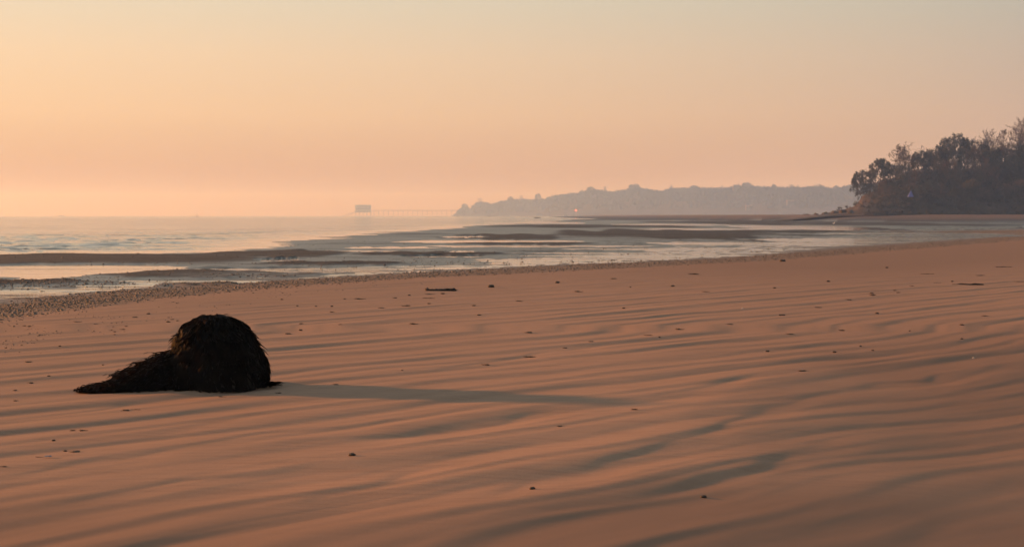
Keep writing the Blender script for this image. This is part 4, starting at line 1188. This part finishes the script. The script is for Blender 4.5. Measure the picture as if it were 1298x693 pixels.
def bird(px, py, hpx, label, face):
    x, y = at(px, py, ZW + 0.02); q = y / F; h_ = hpx * q; z = max(ground(x, y), ZW)
    # body, neck and head as one surface of rings
    path = [(-0.42, 0.50, 0.02), (-0.25, 0.52, 0.10), (-0.05, 0.52, 0.16), (0.12, 0.55, 0.14), (0.22, 0.64, 0.075), (0.22, 0.76, 0.05), (0.20, 0.86, 0.05), (0.24, 0.94, 0.065), (0.30, 0.955, 0.05), (0.35, 0.95, 0.02)]
    root = empty('bird', (x, y, z)); root.rotation_euler = (0, 0, face); root.scale = (h_,) * 3; tag(root, label, 'bird')
    mb = MB(); mb.tube([(a, 0, b) for a, b, c in path], [c for a, b, c in path], 10); mb.build('body', M['plume'], root, True)
    mb = MB(); mb.tube([(0.35, 0, 0.95), (0.5, 0, 0.93)], [0.016, 0.004], 6); mb.build('beak', M['beak'], root)
    for s in (-0.05, 0.05):
        mb = MB(); mb.tube([(0.02, s, -0.05), (0.0, s, 0.22), (0.03, s, 0.44)], [0.014, 0.018, 0.022], 6); mb.tube([(0.0, s, 0.008), (0.1, s, 0.006)], [0.016, 0.008], 5); mb.build('leg', M['beak'], root)
bird(1057, 285.5, 4.6, 'pale bird standing at the edge of the bright pool below the near headland', 0.3)

# ------------------------------------------------------------------ air
mb = MB(); mb.box(-3400, 3400, -80, 5100, -2.0, 78)
hz = mb.build('haze', None); tag(hz, 'thin warm morning haze over the bay', 'haze', kind='stuff')
m = bpy.data.materials.new('haze_air'); m.use_nodes = True; nt = m.node_tree; nt.nodes.clear()
out = nt.nodes.new('ShaderNodeOutputMaterial'); pv = nt.nodes.new('ShaderNodeVolumePrincipled')
pv.inputs['Color'].default_value = (0.31, 0.53, 1.0, 1); pv.inputs['Absorption Color'].default_value = (1, 1, 1, 1)
pv.inputs['Density'].default_value = 0.00050; pv.inputs['Anisotropy'].default_value = 0.33
nt.links.new(pv.outputs[0], out.inputs['Volume']); hz.data.materials.append(m)

# ------------------------------------------------------------------ sky, sun, camera
EXPO = 1.0
def lin(c): return tuple((v / 255 / 12.92 if v / 255 <= 0.04045 else ((v / 255 + 0.055) / 1.055) ** 2.4) / 2 ** EXPO for v in c)
world = bpy.data.worlds.new('World'); SC.world = world; world.use_nodes = True
wn = world.node_tree.nodes; wl_ = world.node_tree.links; bg = wn['Background']
def wnode(t, **kw):
    n = wn.new(t)
    for k, v in kw.items(): setattr(n, k, v)
    return n
sky = wnode('ShaderNodeTexSky', sky_type='NISHITA'); sky.sun_disc = False
sky.sun_elevation = SUNEL; sky.sun_rotation = SUNAZ % (2 * math.pi); sky.dust_density = 4.0; sky.air_density = 1.5
tc = wnode('ShaderNodeTexCoord'); sep = wnode('ShaderNodeSeparateXYZ'); wl_.new(tc.outputs['Generated'], sep.inputs[0])
def wramp(stops):
    r = wnode('ShaderNodeValToRGB'); e = r.color_ramp.elements
    while len(e) < len(stops): e.new(0.5)
    for el, (p, c) in zip(e, stops): el.position = p; el.color = (*lin(c), 1)
    wl_.new(sep.outputs['Z'], r.inputs['Fac']); return r.outputs['Color']
sunny = wramp([(0.0, (202, 144, 108)), (0.03, (214, 160, 119)), (0.07, (243, 199, 155)), (0.11, (245, 211, 174)), (0.149, (234, 216, 189)), (0.24, (240, 236, 224)), (0.5, (196, 203, 200)), (1.0, (130, 148, 158))])
shady = wramp([(0.0, (200, 158, 146)), (0.03, (196, 162, 149)), (0.07, (194, 167, 154)), (0.11, (187, 171, 160)), (0.149, (178, 176, 167)), (0.26, (172, 179, 172)), (0.5, (144, 160, 164)), (1.0, (124, 143, 154))])
dot = wnode('ShaderNodeVectorMath', operation='DOT_PRODUCT'); dot.inputs[1].default_value = (SUND[0], SUND[1], 0)
wl_.new(tc.outputs['Generated'], dot.inputs[0])
mr = wnode('ShaderNodeMapRange'); mr.interpolation_type = 'LINEAR'
for k, v in (('From Min', -0.10), ('From Max', 0.60), ('To Min', 0.0), ('To Max', 1.0)): mr.inputs[k].default_value = v
wl_.new(dot.outputs['Value'], mr.inputs['Value'])
pw = wnode('ShaderNodeMath', operation='POWER'); pw.inputs[1].default_value = 0.68; wl_.new(mr.outputs[0], pw.inputs[0])
mx = wnode('ShaderNodeMix', data_type='RGBA'); wl_.new(pw.outputs[0], mx.inputs[0]); wl_.new(shady, mx.inputs[6]); wl_.new(sunny, mx.inputs[7])
# a little of the physical sky over the whole dome
sc_ = wnode('ShaderNodeMix', data_type='RGBA', blend_type='ADD'); sc_.inputs[0].default_value = 0.0012
wl_.new(mx.outputs[2], sc_.inputs[6]); wl_.new(sky.outputs['Color'], sc_.inputs[7])
wl_.new(sc_.outputs[2], bg.inputs['Color']); bg.inputs['Strength'].default_value = 1.0

sun = bpy.data.lights.new('sun', 'SUN'); sun.energy = 5.0; sun.angle = R(2.8); sun.color = (1.0, 0.38, 0.11)
so = bpy.data.objects.new('sun', sun); COL.objects.link(so)
dv = Vector((SUND[0] * math.cos(SUNEL), SUND[1] * math.cos(SUNEL), math.sin(SUNEL)))
so.rotation_euler = dv.to_track_quat('Z', 'Y').to_euler(); so.location = (-20, 5, 20)

cam = bpy.data.cameras.new('camera'); co = bpy.data.objects.new('camera', cam); COL.objects.link(co)
cam.sensor_width = 36; cam.lens = 36 * F / 1298; cam.clip_end = 20000; cam.clip_start = 0.05
co.location = (0, 0, EYE); co.rotation_euler = (math.pi / 2 - PITCH, 0, 0)
cam.dof.use_dof = True; cam.dof.focus_distance = 15.0; cam.dof.aperture_fstop = 6.3
SC.camera = co
SC.render.engine = 'CYCLES'
cy = SC.cycles; cy.use_denoising = True; cy.max_bounces = 8; cy.volume_bounces = 4; cy.diffuse_bounces = 3; cy.glossy_bounces = 4
cy.use_adaptive_sampling = True; cy.sample_clamp_indirect = 4.0
vs = SC.view_settings; vs.view_transform = 'Standard'; vs.look = 'None'; vs.exposure = EXPO; vs.gamma = 1.0; vs.use_curve_mapping = False
